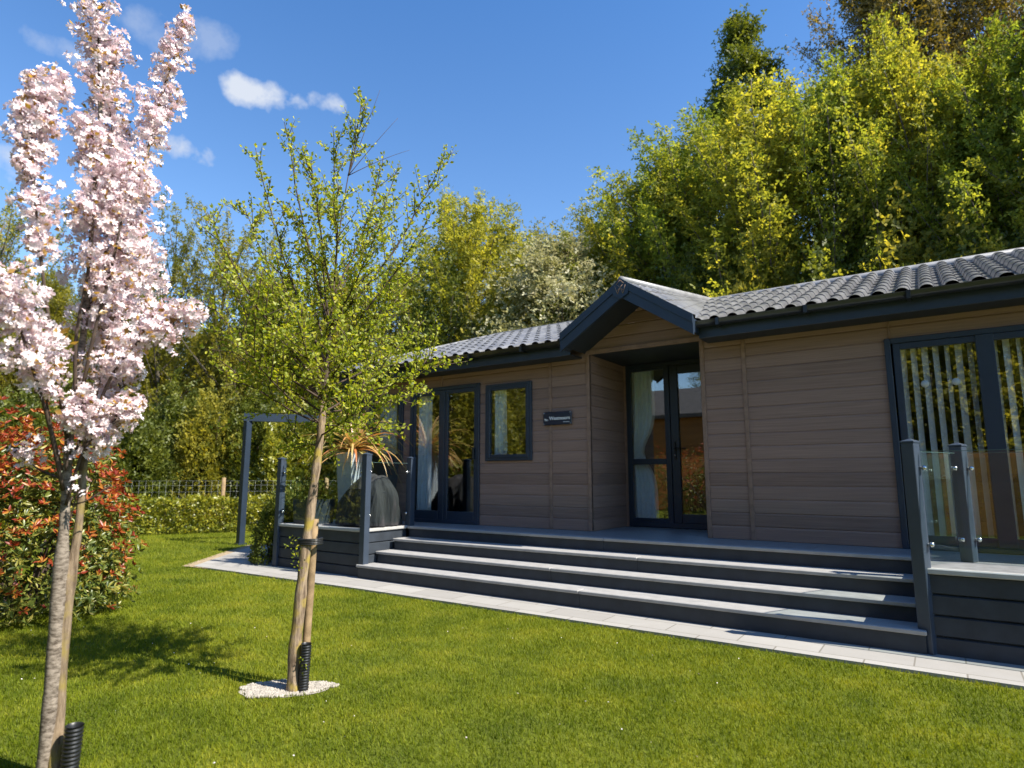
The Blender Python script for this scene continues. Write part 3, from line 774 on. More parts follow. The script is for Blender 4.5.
def glass_run(a, b, z0=.07, z1=.885, inset=.075):
    d = (b-a).normalized(); n = Vector((-d.y, d.x, 0)); p = a+d*inset; q = b-d*inset
    v = []
    for z in (z0, z1):
        for e, s_ in ((p, -1), (q, -1), (q, 1), (p, 1)): v.append((e.x+n.x*.006*s_, e.y+n.y*.006*s_, z))
    g = MB().add(v, [(0, 3, 2, 1), (4, 5, 6, 7), (0, 1, 5, 4), (1, 2, 6, 5), (2, 3, 7, 6), (3, 0, 4, 7)]).build('glass_panel', 'balglass', deck)
    mid = (p+q)/2; L_ = (q-p).length; v = []
    for z in (z1+.0005, z1+.004):
        for e, s_ in ((p, -1), (q, -1), (q, 1), (p, 1)): v.append((e.x+n.x*.0065*s_, e.y+n.y*.0065*s_, z))
    MB().add(v, [(0, 3, 2, 1), (4, 5, 6, 7), (0, 1, 5, 4), (1, 2, 6, 5), (2, 3, 7, 6), (3, 0, 4, 7)]).build('glass_edge', 'glassedge', g)
    for e, sg in ((a, 1), (b, -1)):
        for z in (.18, .76):
            c = e+d*sg*.078; mb = MB()
            mb.disc((c.x, c.y, z), n, .018, .030, 14); mb.tube([(e.x+d.x*sg*.05, e.y+d.y*sg*.05, z), (c.x, c.y, z)], .011, 8)
            mb.build('glass_clamp', 'steel', g)
pA = post(-4.97, -1.50, G, .955); pB = post(-3.10, -1.50, G, .985); pC = post(-3.09, -.66, 0.0, .955)
glass_run(pA, pB); glass_run(pB, pC)
pD = post(3.085, -1.50, G, .955, .094, R(-24)); pE = post(3.40, -.83, 0.0, .945, .094, R(-24)); pF = post(5.2, -1.50, 0)
glass_run(pD, pE); glass_run(pD, pF); 
pG = post(5.2, -.83, 0.0, .945); glass_run(pE, pG)

# ------------------------------------------------------------------ things on the left deck
def bbq():
    t = thing('barbecue_cover', 'crumpled dark grey fabric cover over a barbecue on the left deck behind the glass', 'barbecue cover', (-3.56, -1.02, 0))
    n, m = 72, 34; V = []
    r = np.random.default_rng(3)
    ph = r.uniform(0, 6, 8)
    for j in range(m):
        s_ = j/(m-1)
        for i in range(n):
            a = 2*math.pi*i/n
            el = s_*math.pi/2
            prof = math.cos(el)**.75 if s_ < 1 else 0
            z = .70*math.sin(el)**.85
            fold = 1 + .20*(1-s_)**.6*(abs(math.sin(4.5*a+ph[0]+1.5*s_))-.55) + .10*(1-s_)**.8*(abs(math.sin(7*a+ph[1]-3*s_))-.5) + .05*math.sin(4*a+5*s_+ph[2]) + .03*math.sin(23*a+9*s_)*(1-s_)
            rx, ry = .44, .30
            cx, cy = math.cos(a), math.sin(a)
            sq = (abs(cx)**3+abs(cy)**3)**(-1/3)
            x = rx*cx*sq*prof*fold; y = ry*cy*sq*prof*fold
            z += .03*math.sin(3*a+ph[4])*(s_*(1-s_))*2 + .02*math.sin(7*x*4+ph[5]) * s_
            x += .10*s_*s_; z -= .16*max(0, -x-.05)*s_
            V.append((x, y, z+.02))
    F = [(j*n+i, j*n+(i+1) % n, (j+1)*n+(i+1) % n, (j+1)*n+i) for j in range(m-1) for i in range(n)]
    MB().add(V, F, True).build('cover', 'cover', t, True)
    mb = MB(); mb.tube([(.36*math.cos(a)*1.02, .25*math.sin(a)*1.02-.02, .50+.03*math.sin(3*a)) for a in np.linspace(math.pi, 2*math.pi, 20)], .008, 6); mb.build('drawcord', 'black', t, True)
bbq()
def planter(loc, w0, w1, h, mat, label):
    t = thing('planter', label, 'planter', loc); mb = MB(); v = []
    for z, w in ((0, w0), (h, w1), (h, w1-.03), (h-.07, w1-.035)):
        v += [(-w/2, -w/2, z), (w/2, -w/2, z), (w/2, w/2, z), (-w/2, w/2, z)]
    f = [(3, 2, 1, 0)]
    for k in range(3): f += [(4*k+i, 4*k+(i+1) % 4, 4*k+4+(i+1) % 4, 4*k+4+i) for i in range(4)]
    mb.add(v, f); mb.build('pot', mat, t, True)
    q = w1/2-.02; MB().add([(-q, -q, h-.06), (q, -q, h-.06), (q, q, h-.06), (-q, q, h-.06)], [(0, 1, 2, 3)]).build('soil', 'soil', t, True)
    return t
pl = planter((-4.14, -.84, 0), .24, .36, 1.06, 'planter', 'tall tapered pale grey planter behind the barbecue cover holding the cordyline')
pl2 = planter((-4.02, -.30, 0), .22, .34, 1.05, 'planterdark', 'tall tapered dark planter beside the pale one, against the wall')
pl3 = planter((-4.58, -1.18, 0), .40, .44, .36, 'planterdark', 'low dark square planter with a small shrub by the glass balustrade')
def strap_plant(loc, label, n=60, L=.75):
    t = thing('cordyline', label, 'plant', loc)
    mb = MB(); tints = []
    r = np.random.default_rng(11)
    for k in range(n):
        a = r.uniform(0, 2*math.pi); el = r.uniform(-.1, 1.35); ln_ = L*r.uniform(.65, 1.1)
        d = Vector((math.cos(a)*math.cos(el), math.sin(a)*math.cos(el), math.sin(el)))
        side = Vector((-math.sin(a), math.cos(a), 0)); p = Vector((0, 0, .12*r.uniform(0, 1))); v = []
        segs = 9; droop = r.uniform(.16, .46)
        for s_ in range(segs+1):
            q = s_/segs; w = .019*1.25*math.sin(math.pi*(.12+.88*q))**.6*(1-q*.75)+.001
            v += [p-side*w, p+Vector((0, 0, -.006)), p+side*w]
            d = (d + Vector((0, 0, -droop*(q+.15)))).normalized(); p = p + d*(ln_/segs)
        mb.add(v, [(3*i+c, 3*i+c+1, 3*i+c+4, 3*i+c+3) for i in range(segs) for c in (0, 1)], True); tints += [float(r.uniform(.1, 1))]*len(v)
    o = mb.build('leaves', 'leaf_cordy', t, True)
    o.data.attributes.new('tint', 'FLOAT', 'POINT').data.foreach_set('value', np.array(tints, np.float32))
    mb = MB(); mb.tube([(0, 0, -.08), (0, 0, .16)], .035, 8); mb.build('stem', 'bark', t, True)
strap_plant((-4.14, -.84, 1.06), 'spiky cordyline with arching yellow and red strap leaves in the tall pale planter', 130, 1.0)

# ------------------------------------------------------------------ foliage generators
def ball_leaves(r, n, rad, shell=.5):
    d = r.normal(size=(n, 3)); d /= np.linalg.norm(d, axis=1, keepdims=True)
    return d*(rad*(shell+(1-shell)*r.uniform(0, 1, (n, 1))**.5)), d
def shrub(name, loc, rx, ry, h, nleaf, size, mat, label, cat='shrub', group=None, tmpl=LEAF, seed=1, boxy=2.0, green_inner=None, tip_frac=.0, low=.02):
    r = np.random.default_rng(seed); t = thing(name, label, cat, loc, group)
    d = r.normal(size=(nleaf, 3)); d /= np.linalg.norm(d, axis=1, keepdims=True); d[:, 2] = np.abs(d[:, 2])*1.15-.15*(r.uniform(size=nleaf) < .5)
    sq = (np.abs(d)**boxy).sum(1)**(-1/boxy); d2 = d*sq[:, None]
    az = np.arctan2(d[:, 1], d[:, 0]); lump = 1+.08*np.sin(az*3+seed)+.07*np.sin(az*7+d[:, 2]*6+seed*2)+.06*np.sin(d[:, 2]*11+az*4)
    rad = (r.uniform(.55, 1.02, nleaf)**.5)*lump
    P = d2*rad[:, None]*np.array([rx, ry, h]); P[:, 2] = np.maximum(P[:, 2], low+r.uniform(0, .1, nleaf))
    D = d + r.normal(size=d.shape)*.55 + np.array([0, 0, .35])
    tint = np.clip(r.beta(2, 2, nleaf), 0, 1)
    scatter('leaves', tmpl, P, D, size*r.uniform(.6, 1.25, nleaf), tint, mat, t, r, local=True)
    mb = MB()
    for k in range(9):
        a = r.uniform(0, 6.28); e = np.array([math.cos(a)*rx*.7, math.sin(a)*ry*.7, h*r.uniform(.6, .85)])
        mb.tube(bez([(0.1*math.cos(a)*rx, .1*math.sin(a)*ry, 0), e*np.array([.4, .4, .6]), e], 7), list(np.linspace(.014, .005, 7)), 5)
    mb.build('stems', 'twig_dark', t, True)
    return t

def make_tree(name, label, loc, h, rad, mat, seed, nclump=120, per=70, leaf=.17, bark='bark_far', base=.25, shape='oval', spread=.42, group=None, tmpl=CLUMP, trunk_r=.13, feather=0):
    r = np.random.default_rng(seed); t = thing(name, label, 'tree', loc, group)
    mb = MB(); tp = [np.array([0, 0, -.05])]
    for k in range(1, 9): tp.append(np.array([r.normal()*.10*k/4, r.normal()*.10*k/4, h*.93*k/8]))
    mb.tube(tp, [trunk_r*(1-.88*(k/8)) for k in range(9)], 9)
    cl = []; paths = []
    for k in range(nclump):
        q = r.uniform(0, 1)**.8; z = h*(base+(1-base)*q)
        if shape == 'oval': prof = math.sin(math.pi*min(1, (q*.86+.12)))**.7
        elif shape == 'spire': prof = (1-q)**.55*.95+.03
        elif shape == 'dome': prof = (math.sqrt(max(0, 1-((q-.42)/.60)**2)))*.98+.02
        elif shape == 'vase': prof = .35+.65*math.sin(math.pi*min(1, q*.62+.12))
        else: prof = 1
        a = r.uniform(0, 2*math.pi); rr = rad*prof*math.sqrt(r.uniform(.08, 1.0))*(1+.18*math.sin(3*a+seed)+.12*math.sin(7*a+z))*(1+(.22*r.normal() if feather else 0))
        c = np.array([math.cos(a)*rr, math.sin(a)*rr, z]); cl.append(c)
        if feather or k % 2 == 0:
            zs = max(h*base*.4, z-(rr*.9+h*.11 if feather else rr*(1.1 if shape != 'spire' else .3))); i = min(7, int(zs/(h*.93)*8)); f = zs/(h*.93)*8-i
            s0 = tp[i]*(1-f)+tp[i+1]*f if i < 8 else tp[8]
            mid = s0*.45+c*.55+np.array([0, 0, -.12*rr])
            if feather: mid = s0*.5+c*.5+np.array([c[0]-s0[0], c[1]-s0[1], 0])*.12+r.normal(size=3)*.12*rr
            br_ = bez([s0, mid, c], 9); paths.append(br_)
            mb.tube(br_, list(np.linspace(max(.020, trunk_r*.34*(1-q)), .008, 9)), 5)
    mb.build('trunk', bark, t, True)
    P = []; D = []; T = []
    for br_ in (paths if feather else []):
        n_ = int(per*r.uniform(.5, 1.5)); u = r.uniform(.30, 1.06, n_)*8; i0 = np.minimum(7, u.astype(int)); f_ = (u-i0)[:, None]
        c = br_[i0]*(1-f_)+br_[i0+1]*f_
        sc = (spread*r.uniform(.5, 1.2)*(1.05-.07*u))[:, None]
        g = r.normal(size=(n_, 3))*sc
        P.append(c+g); D.append(g/np.maximum(sc, .05)*.7+(br_[8]-br_[4])[None]*.5+r.normal(size=(n_, 3))*.6+np.array([0, 0, .2])); T.append(np.clip(r.beta(2, 2, n_)*.7+.35*r.uniform()-.05, 0, 1))
    for c in ([] if feather else cl):
        n_ = int(per*r.uniform(.55, 1.4)); sc = spread*r.uniform(.6, 1.35)
        g = r.normal(size=(n_, 3))*np.array([sc, sc, sc*.85])*.62
        P.append(c+g); D.append(g/np.maximum(sc, .1)+r.normal(size=(n_, 3))*.6+np.array([0, 0, .3])); T.append(np.clip(r.beta(2, 2, n_)*.75+.25*r.uniform(), 0, 1))
    P = np.concatenate(P); D = np.concatenate(D); T = np.concatenate(T)
    ok = P[:, 2] > .15
    scatter('crown', tmpl, P[ok], D[ok], leaf*r.uniform(.6, 1.3, ok.sum()), T[ok], mat, t, r, local=True)
    return t

# ------------------------------------------------------------------ the small garden tree
def small_tree():
    r = np.random.default_rng(21); base = Vector((-.167, -4.681, G))
    t = thing('young_tree', 'young slender tree with yellow-green leaves standing in a pale pebble ring', 'tree', base)
    d0 = 4.32
    q = lambda px, py, dd=0: np.array(at(px, py, d0+dd))
    trunk = smoothpath([np.array(base)-np.array([0, 0, .04]), q(294, 660), q(299, 612), q(304, 562), q(310, 515), q(316, 470), q(321, 430), q(325, 385), q(329, 340), q(334, 285), q(341, 220), q(352, 155), q(362, 103)], 46)
    rad = []
    for k in range(46):
        u = k/45; rr = .039*(1-u)**.9+.004 if u < .52 else max(.004, .0225-.07*(u-.52))
        if u < .05: rr += .012*(1-u/.05)
        rad.append(rr*(1+.08*math.sin(k*1.7)+.07*math.sin(k*3.1)))
    mb = MB(); mb.tube(trunk[:26], rad[:26], 12); mb.build('trunk', 'bark_small', t)
    tw = MB(); tw.tube(trunk[25:], rad[25:], 8); P = []; D = []
    def leaves_along(path, dens, skip=.25):
        L = np.linalg.norm(np.diff(path, axis=0), axis=1).sum(); n_ = max(2, int(L*dens))
        for u in np.linspace(skip, 1, n_):
            i = min(len(path)-2, int(u*(len(path)-1))); f = u*(len(path)-1)-i; c = path[i]*(1-f)+path[i+1]*f
            k = r.integers(3, 6); g = r.normal(size=(k, 3)); g /= np.linalg.norm(g, axis=1, keepdims=True)
            P.append(c+g*.008); D.append(g+np.array([0, 0, .35]))
    def limb(start, tip, r0, nside, sl, bow=.25):
        start = np.array(start); tip = np.array(tip); v = tip-start; L = np.linalg.norm(v)
        out = np.array([v[0], v[1], 0]); 
        mid = start+v*.45+out*bow*.6-np.array([0, 0, .05*L])
        path = bez([start, mid, tip], 16)+np.cumsum(r.normal(size=(16, 3))*.006, axis=0)*np.linspace(0, 1, 16)[:, None]
        tw.tube(path, list(np.linspace(r0, .0022, 16)), 6)
        leaves_along(path, 22, .25)
        for k in range(nside):
            u = r.uniform(.18, .97); i = int(u*15); c = path[i]; tan = path[min(15, i+1)]-path[i-1]; tan /= np.linalg.norm(tan)
            g = r.normal(size=3); g -= tan*g.dot(tan); g /= np.linalg.norm(g)
            dirv = tan*.75+g*.75+np.array([0, 0, .22]); ll = sl*r.uniform(.45, 1.25)*(1.15-.55*u)
            p2 = bez([c, c+dirv*ll*.5, c+dirv*ll+np.array([0, 0, .10*ll])], 7); tw.tube(p2, list(np.linspace(.0035, .0014, 7)), 4)
            leaves_along(p2, 29, .12)
            if r.uniform() < .55:
                c3 = p2[4]; g2 = dirv+r.normal(size=3)*.6; p3 = bez([c3, c3+g2*ll*.22, c3+g2*ll*.42], 5); tw.tube(p3, list(np.linspace(.0025, .0012, 5)), 4); leaves_along(p3, 25, .1)
    tr = lambda y: trunk[int(np.argmin(np.abs(trunk[:, 2]-at(322, y, d0).z)))]
    limbs = [(362, 103, 170, 0), (290, 128, 330, .10), (312, 165, 300, -.3), (256, 150, 360, .15), (213, 214, 390, -.1), (224, 262, 400, .35), (446, 152, 330, .1), (426, 204, 350, -.3),
             (412, 272, 370, .3), (386, 150, 290, .25), (236, 325, 420, -.35), (204, 290, 405, .25), (212, 352, 420, .1), (440, 366, 395, -.25), (416, 392, 410, .15), (392, 428, 425, -.2), (288, 430, 445, .4), (428, 325, 385, .3),
             (300, 225, 350, .5), (340, 180, 280, -.4), (270, 240, 380, -.55), (382, 225, 330, -.55), (330, 120, 250, .25), (402, 165, 300, .5), (246, 205, 370, .5), (372, 300, 380, .7), (300, 320, 400, -.7), (350, 330, 390, -.75), (270, 310, 400, .75),
             (320, 260, 340, .65), (365, 395, 430, -.55), (310, 400, 430, .65), (400, 345, 410, .6), (243, 330, 410, .55), (345, 415, 440, .5), (362, 255, 340, .1), (285, 280, 390, .1), (320, 210, 330, .0), (255, 275, 395, .2), (395, 290, 380, -.1), (335, 350, 410, -.4)]
    for (px, py, ys, dd) in limbs:
        s0 = tr(ys); tip = q(px, py, dd); L = np.linalg.norm(tip-s0)
        limb(s0, tip, .0035+.0045*L, int(5+11*L), .30 if py > 230 else .22)
    # thin bare shoots at the top and suckers at the trunk foot
    for (px, py, dd) in ((398, 118, .1), (380, 90, .05), (410, 150, .15)):
        tw.tube(bez([trunk[40], (trunk[40]+q(px, py, dd))/2+np.array([.02, 0, .03]), q(px, py, dd)], 8), list(np.linspace(.003, .001, 8)), 4)
    tw.build('branches', 'twig_dark', t)
    Pa = np.concatenate(P); Da = np.concatenate(D); n_ = len(Pa)
    scatter('crown', LEAF, Pa, Da, r.uniform(.019, .038, n_), np.clip(r.beta(2, 2, n_), 0, 1), 'leaf_small', t, r)
    P.clear(); D.clear()
    for (px, py) in ((293, 548), (296, 556), (305, 660), (302, 668), (308, 672), (299, 566), (291, 540)):
        c = q(px, py, -.06); g = r.normal(size=(9, 3)); P.append(c+g*.018); D.append(g+np.array([0, 0, .4]))
    Pa = np.concatenate(P); Da = np.concatenate(D)
    scatter('sucker_leaves', LEAF, Pa, Da, r.uniform(.016, .03, len(Pa)), r.uniform(0, 1, len(Pa)), 'leaf_small', t, r)
    # stake, tie and watering tube
    s = thing('tree_stake', 'round weathered wooden stake tied to the young tree by the pebble ring', 'stake', at(303, 689, d0+.02))
    a, b = np.array(at(303, 690, d0+.05)), np.array(at(315, 519, d0+.05)); a[2] = G-.05
    MB().tube([a+(b-a)*u for u in np.linspace(0, 1, 8)], [.026, .027, .026, .026, .027, .026, .025, .025], 12).build('pole', 'stake', s)
    c = np.array(at(310, 541, d0+.02)); mb = MB()
    th = np.linspace(0, 2*math.pi, 25); axx = np.array(rgt); ayy = np.array([fwd.x, fwd.y, 0])/math.hypot(fwd.x, fwd.y)
    for dz in (-.016, -.006, .004, .014): mb.tube([c+axx*math.cos(x_)*.078+ayy*math.sin(x_)*.062+np.array([0, 0, dz]) for x_ in th], .0065, 6, False)
    mb.build('tie_strap', 'black', s)
    tube_thing(at(303, 691, d0-.04), .28, .031, 'black corrugated watering tube beside the young tree in the pebble ring')
def tube_thing(p, h, rr, label):
    p = Vector((p[0], p[1], G)); t = thing('watering_tube', label, 'tube', p, 'black watering tubes at the tree feet')
    mb = MB(); n = int(h/.016); pts = []; rad = []
    for k in range(n*4+1):
        z = h*k/(n*4); pts.append((0.012*z/h, 0, z)); rad.append(rr*(1+.07*(1 if (k % 4) < 2 else -1)))
    mb.tube(pts, rad, 16, False)
    mb.tube([(0.012, 0, h), (.012, 0, h-.01), (.012, 0, h-.12)], [rr*.98, rr*.8, rr*.78], 16, False)
    mb.build('tube', 'black', t, True)
    MB().tube([(.012, 0, h-.125), (.012, 0, h-.12)], rr*.79, 16).build('inner_stop', 'soil', t, True)
small_tree()
tube_thing((.035, -5.985), .235, .034, 'black corrugated watering tube at the foot of the flowering cherry')

# pebble ring
r_ = np.random.default_rng(5); n_ = 2600
ang = r_.uniform(0, 6.283, n_); rr_ = np.sqrt(r_.uniform(0, 1, n_))
wob = 1+.10*np.sin(3*ang+1)+.08*np.sin(5*ang)+.05*np.sin(11*ang)
a1, b1 = .285*rr_*wob*np.cos(ang), .150*rr_*wob*np.sin(ang); ca, sa = math.cos(.66), math.sin(.66)
P_ = np.stack([-.25+a1*ca*.93-b1*sa, -4.695+a1*sa+b1*ca, np.full(n_, G-.004)], 1)
ico = [(0, 0, .5), (.45, 0, .22), (.14, .43, .22), (-.36, .26, .22), (-.36, -.26, .22), (.14, -.43, .22), (.36, .26, -.22), (-.14, .43, -.22), (-.45, 0, -.22), (-.14, -.43, -.22), (.36, -.26, -.22), (0, 0, -.5)]
icf = [(0, 1, 2), (0, 2, 3), (0, 3, 4), (0, 4, 5), (0, 5, 1), (1, 6, 2), (2, 7, 3), (3, 8, 4), (4, 9, 5), (5, 10, 1), (6, 7, 2), (7, 8, 3), (8, 9, 4), (9, 10, 5), (10, 6, 1), (11, 7, 6), (11, 8, 7), (11, 9, 8), (11, 10, 9), (11, 6, 10)]
tag(scatter('pebbles', (np.array(ico), icf), P_, r_.normal(size=(n_, 3)), r_.uniform(.010, .026, n_), r_.uniform(0, 1, n_), 'pebble'), kind='stuff')
mb = MB(); mb.add([(-.25+.27*math.cos(a)*ca-.155*math.sin(a)*sa, -4.695+.29*math.cos(a)*sa+.155*math.sin(a)*ca, G-.008) for a in np.linspace(0, 2*math.pi, 33)[:-1]], [tuple(range(32))])
tag(mb.build('pebble_bed', 'pebble'), kind='structure')
# fallen petals and daisies in the grass
n_ = 110; a_ = r_.uniform(YAW-.7, YAW+.35, n_); q_ = np.sqrt(r_.uniform(3.2**2, 7.0**2, n_))
P_ = np.stack([CAM.x+np.sin(a_)*q_, CAM.y+np.cos(a_)*q_, np.full(n_, G+.015)], 1); P_ = P_[P_[:, 1] < -2.3]
tag(scatter('fallen_petals', LEAF, P_, r_.normal(size=P_.shape)*np.array([1, 1, .2]), r_.uniform(.008, .014, len(P_)), r_.uniform(.4, 1, len(P_)), 'petal'), kind='stuff')

# ------------------------------------------------------------------ the flowering cherry
def cherry():
    r = np.random.default_rng(33); base = Vector((-.068, -6.038, G)); d0 = 3.57
    t = thing('cherry_tree', 'upright cherry tree covered in pale pink blossom at the left edge of the lawn', 'tree', base)
    q = lambda px, py, dd=0: np.array(at(px, py, d0+dd))
    A = smoothpath([np.array(base)+np.array([-.012, 0, -.05]), q(49, 720), q(55, 650), q(59, 590), q(63, 540), q(66, 495), q(69, 442), q(75, 395), q(82, 345), q(88, 290), q(93, 220), q(100, 140), q(99, 60), q(94, -20), q(90, -110)], 50)
    B = smoothpath([np.array(base)+np.array([.035, .03, -.05]), q(57, 720, .01), q(61.5, 650, .01), q(67.5, 592, .01), q(75, 550, .02), q(80, 513, .03), q(86, 443, .03), q(98, 390, .03), q(108, 340, 0), q(119, 280, -.05), q(133, 220, -.05), q(148, 150, -.02), q(165, 85, 0), q(188, 18, .02)], 46)
    mb = MB()
    mb.tube(A, [(.031 if k < 12 else .031-.011*min(1, (k-12)/3))*(1-.75*max(0, (k-16)/34))*(1+.05*math.sin(k*2.1)) for k in range(50)], 12)
    mb.build('trunk', 'bark_cherry', t); mb = MB()
    mb.tube(B, [(.029 if k < 11 else .029-.011*min(1, (k-11)/3))*(1-.80*max(0, (k-15)/31))*(1+.05*math.sin(k*1.7+1)) for k in range(46)], 12)
    mb.build('stem', 'bark_brown', t)
    tw = MB(); tw.tube(A[8:], .004, 5); tw.tube(B[8:], .004, 5); tw.tube([A[8], B[8]], .004, 5); FP = []; FD = []; LP = []; LD = []
    def bloom(path, rad, dens, f0=0.0, f1=1.0):
        path = np.array(path); L = np.linalg.norm(np.diff(path, axis=0), axis=1).sum()*(f1-f0)
        ph0 = r.uniform(0, 6)
        for u in r.uniform(f0, f1, int(L*dens*.88)):
            i = min(len(path)-2, int(u*(len(path)-1))); f = u*(len(path)-1)-i; c = path[i]*(1-f)+path[i+1]*f
            g = r.normal(size=3); g /= np.linalg.norm(g); rr = rad*r.uniform(.15, 1.0)**.7
            rr *= .62+.62*abs(math.sin(u*L*13+ph0))+(.55 if r.uniform() < .06 else 0)
            cc = c+g*rr+np.array([0, 0, .02])
            if r.uniform() < .35: tw.tube([c, c+g*rr*.5+np.array([0, 0, .01]), cc], [.004, .003, .0015], 4)
            k = r.integers(7, 13); h = r.normal(size=(k, 3)); h /= np.linalg.norm(h, axis=1, keepdims=True)
            FP.append(cc+h*.036*r.uniform(.6, 1.2, (k, 1))); FD.append(h)
            if r.uniform() < .6:
                k2 = r.integers(2, 6); h2 = r.normal(size=(k2, 3)); LP.append(cc+h2*.012); LD.append(h2+np.array([0, 0, .5]))
    def limb(pxs, rad, dens, f0, r0=.010, n=26):
        path = smoothpath([q(*p) for p in pxs], n); tw.tube(path, list(np.linspace(r0, .003, n)), 6); bloom(path, rad, dens, f0)
    bloom(A, .135, 105, .615, 1.0); bloom(A, .09, 25, .55, .62); bloom(B, .085, 140, .62, 1.0); bloom(B, .11, 60, .53, .63)
    limb([(70, 460, 0), (58, 380, -.14), (46, 300, -.22), (37, 220, -.22), (32, 150, -.2), (36, 108, -.18), (50, 88, -.15)], .078, 150, .40, .010)
    limb([(63, 490, -.03), (48, 420, -.2), (30, 360, -.32), (14, 310, -.36), (-6, 268, -.38)], .14, 150, .45)
    limb([(62, 470, -.05), (50, 420, -.16), (44, 380, -.2), (40, 345, -.2)], .075, 120, .55, .006)
    limb([(80, 470, -.05), (105, 390, -.15), (135, 345, -.2), (165, 325, -.2), (188, 316, -.18)], .095, 130, .30)
    limb([(84, 440, .1), (108, 360, .15), (128, 300, .15), (145, 245, .12)], .14, 140, .32)
    limb([(80, 400, -.1), (95, 330, -.2), (112, 265, -.22), (124, 205, -.2), (128, 160, -.15)], .105, 125, .35)
    limb([(76, 420, -.05), (76, 340, -.15), (90, 260, -.2), (94, 190, -.18), (92, 120, -.1)], .09, 95, .6)
    limb([(90, 300, .1), (110, 220, .2), (114, 150, .2), (108, 90, .15), (112, 40, .1)], .09, 110, .25)
    limb([(66, 505, -.03), (84, 450, -.12), (108, 425, -.16), (132, 412, -.18)], .085, 150, .35, .008)
    limb([(72, 460, .05), (90, 420, .05), (112, 395, .05), (126, 385, 0)], .09, 140, .35, .008)
    limb([(66, 470, -.1), (72, 425, -.16), (84, 400, -.2)], .07, 140, .45, .006)
    limb([(72, 505, -.06), (88, 500, -.12), (110, 486, -.15)], .02, 30, .85, .004)
    limb([(64, 480, 0), (40, 470, .05), (14, 452, .08)], .06, 70, .70, .006)
    limb([(70, 520, -.05), (76, 498, -.08), (80, 488, -.1)], .02, 40, .8, .003)
    tw.build('branches', 'twig_dark', t)
    P = np.concatenate(FP); D = np.concatenate(FD); n = len(P)
    # flowers open along their own z: turn the template so that z follows D
    fv = FLOWER[0][:, [0, 2, 1]]
    scatter('blossom', (fv, FLOWER[1]), P, D, r.uniform(.027, .042, n), np.clip(r.beta(2.5, 1.6, n), 0, 1), 'petal', t, r)
    P = np.concatenate(LP); D = np.concatenate(LD)
    scatter('young_leaves', LEAF, P, D, r.uniform(.018, .040, len(P)), r.uniform(0, 1, len(P)), 'leaf_bronze', t, r)
cherry()

# ------------------------------------------------------------------ red tipped photinia at the left
def photinia(loc, rx, ry, h, nros, seed, label, group=None):
    r = np.random.default_rng(seed); t = thing('photinia_bush', label, 'bush', loc, group)
    d = r.normal(size=(nros, 3)); d /= np.linalg.norm(d, axis=1, keepdims=True); d[:, 2] = np.abs(d[:, 2])
    az = np.arctan2(d[:, 1], d[:, 0]); lump = 1+.07*np.sin(az*4+1)+.06*np.sin(az*9+d[:, 2]*7)
    sq = (np.abs(d)**2.8).sum(1)**(-1/2.8)
    depth = r.uniform(.62, 1.04, nros)
    P0 = d*(sq*lump*depth)[:, None]*np.array([rx, ry, h]); P0[:, 2] += .05
    outer = depth > .86
    gP, gD, rP, rD, rT = [], [], [], [], []
    for p, dd, o in zip(P0, d, outer):
        red = o and r.uniform() < (.78 if dd[2] > .42 else .34 if dd[2] > .15 else .14)
        axis = dd+np.array([0, 0, .6]); axis /= np.linalg.norm(axis)
        k = r.integers(6, 10)
        for _ in range(k):
            g = r.normal(size=3); g -= axis*g.dot(axis); g /= np.linalg.norm(g)
            v = axis*r.uniform(.25, .9)+g
            if red: rP.append(p); rD.append(v); rT.append(r.uniform(0, 1))
            else: gP.append(p); gD.append(v)
    gP, gD, rP, rD = map(np.array, (gP, gD, rP, rD))
    scatter('green_leaves', LONG, gP, gD, r.uniform(.045, .085, len(gP)), r.beta(1.6, 1.6, len(gP)), 'leaf_phot_green', t, r, local=True)
    scatter('red_leaves', LONG, rP, rD, r.uniform(.045, .080, len(rP)), np.array(rT), 'leaf_phot_red', t, r, local=True)
    mb = MB()
    for k in range(14):
        a = r.uniform(0, 6.28); e = np.array([math.cos(a)*rx*.8, math.sin(a)*ry*.8, h*r.uniform(.5, .9)])
        mb.tube(bez([(.1*math.cos(a), .1*math.sin(a), 0), e*np.array([.4, .4, .55]), e], 7), list(np.linspace(.02, .006, 7)), 5)
    mb.build('stems', 'twig_dark', t, True)
    return t
photinia((-4.13, -4.90, G), .78, .92, 1.80, 3600, 41, 'large red-tipped photinia bush at the left edge behind the cherry tree')

# ------------------------------------------------------------------ shrubs by the deck, pergola, hedge, fence
shrub('evergreen_shrub', (-5.35, -1.30, G), .30, .34, 1.0, 4200, .052, 'leaf_dark', 'dark leafy shrub growing against the left end of the deck', seed=4)
shrub('evergreen_shrub', (-5.6, -.65, G), .42, .45, 1.25, 3600, .06, 'leaf_phot_green', 'bushy mixed green and yellow shrub behind the deck end shrub', seed=6)
shrub('evergreen_shrub', (-5.9, .7, G), .65, .65, 1.45, 3600, .075, 'leaf_hedge', 'rounded light green shrub beside the pergola, seen through the glass', seed=8)
shrub('potted_shrub', (-4.58, -1.18, .30), .23, .23, .34, 900, .045, 'leaf_dark', 'small dark shrub growing in the low square planter', seed=9)

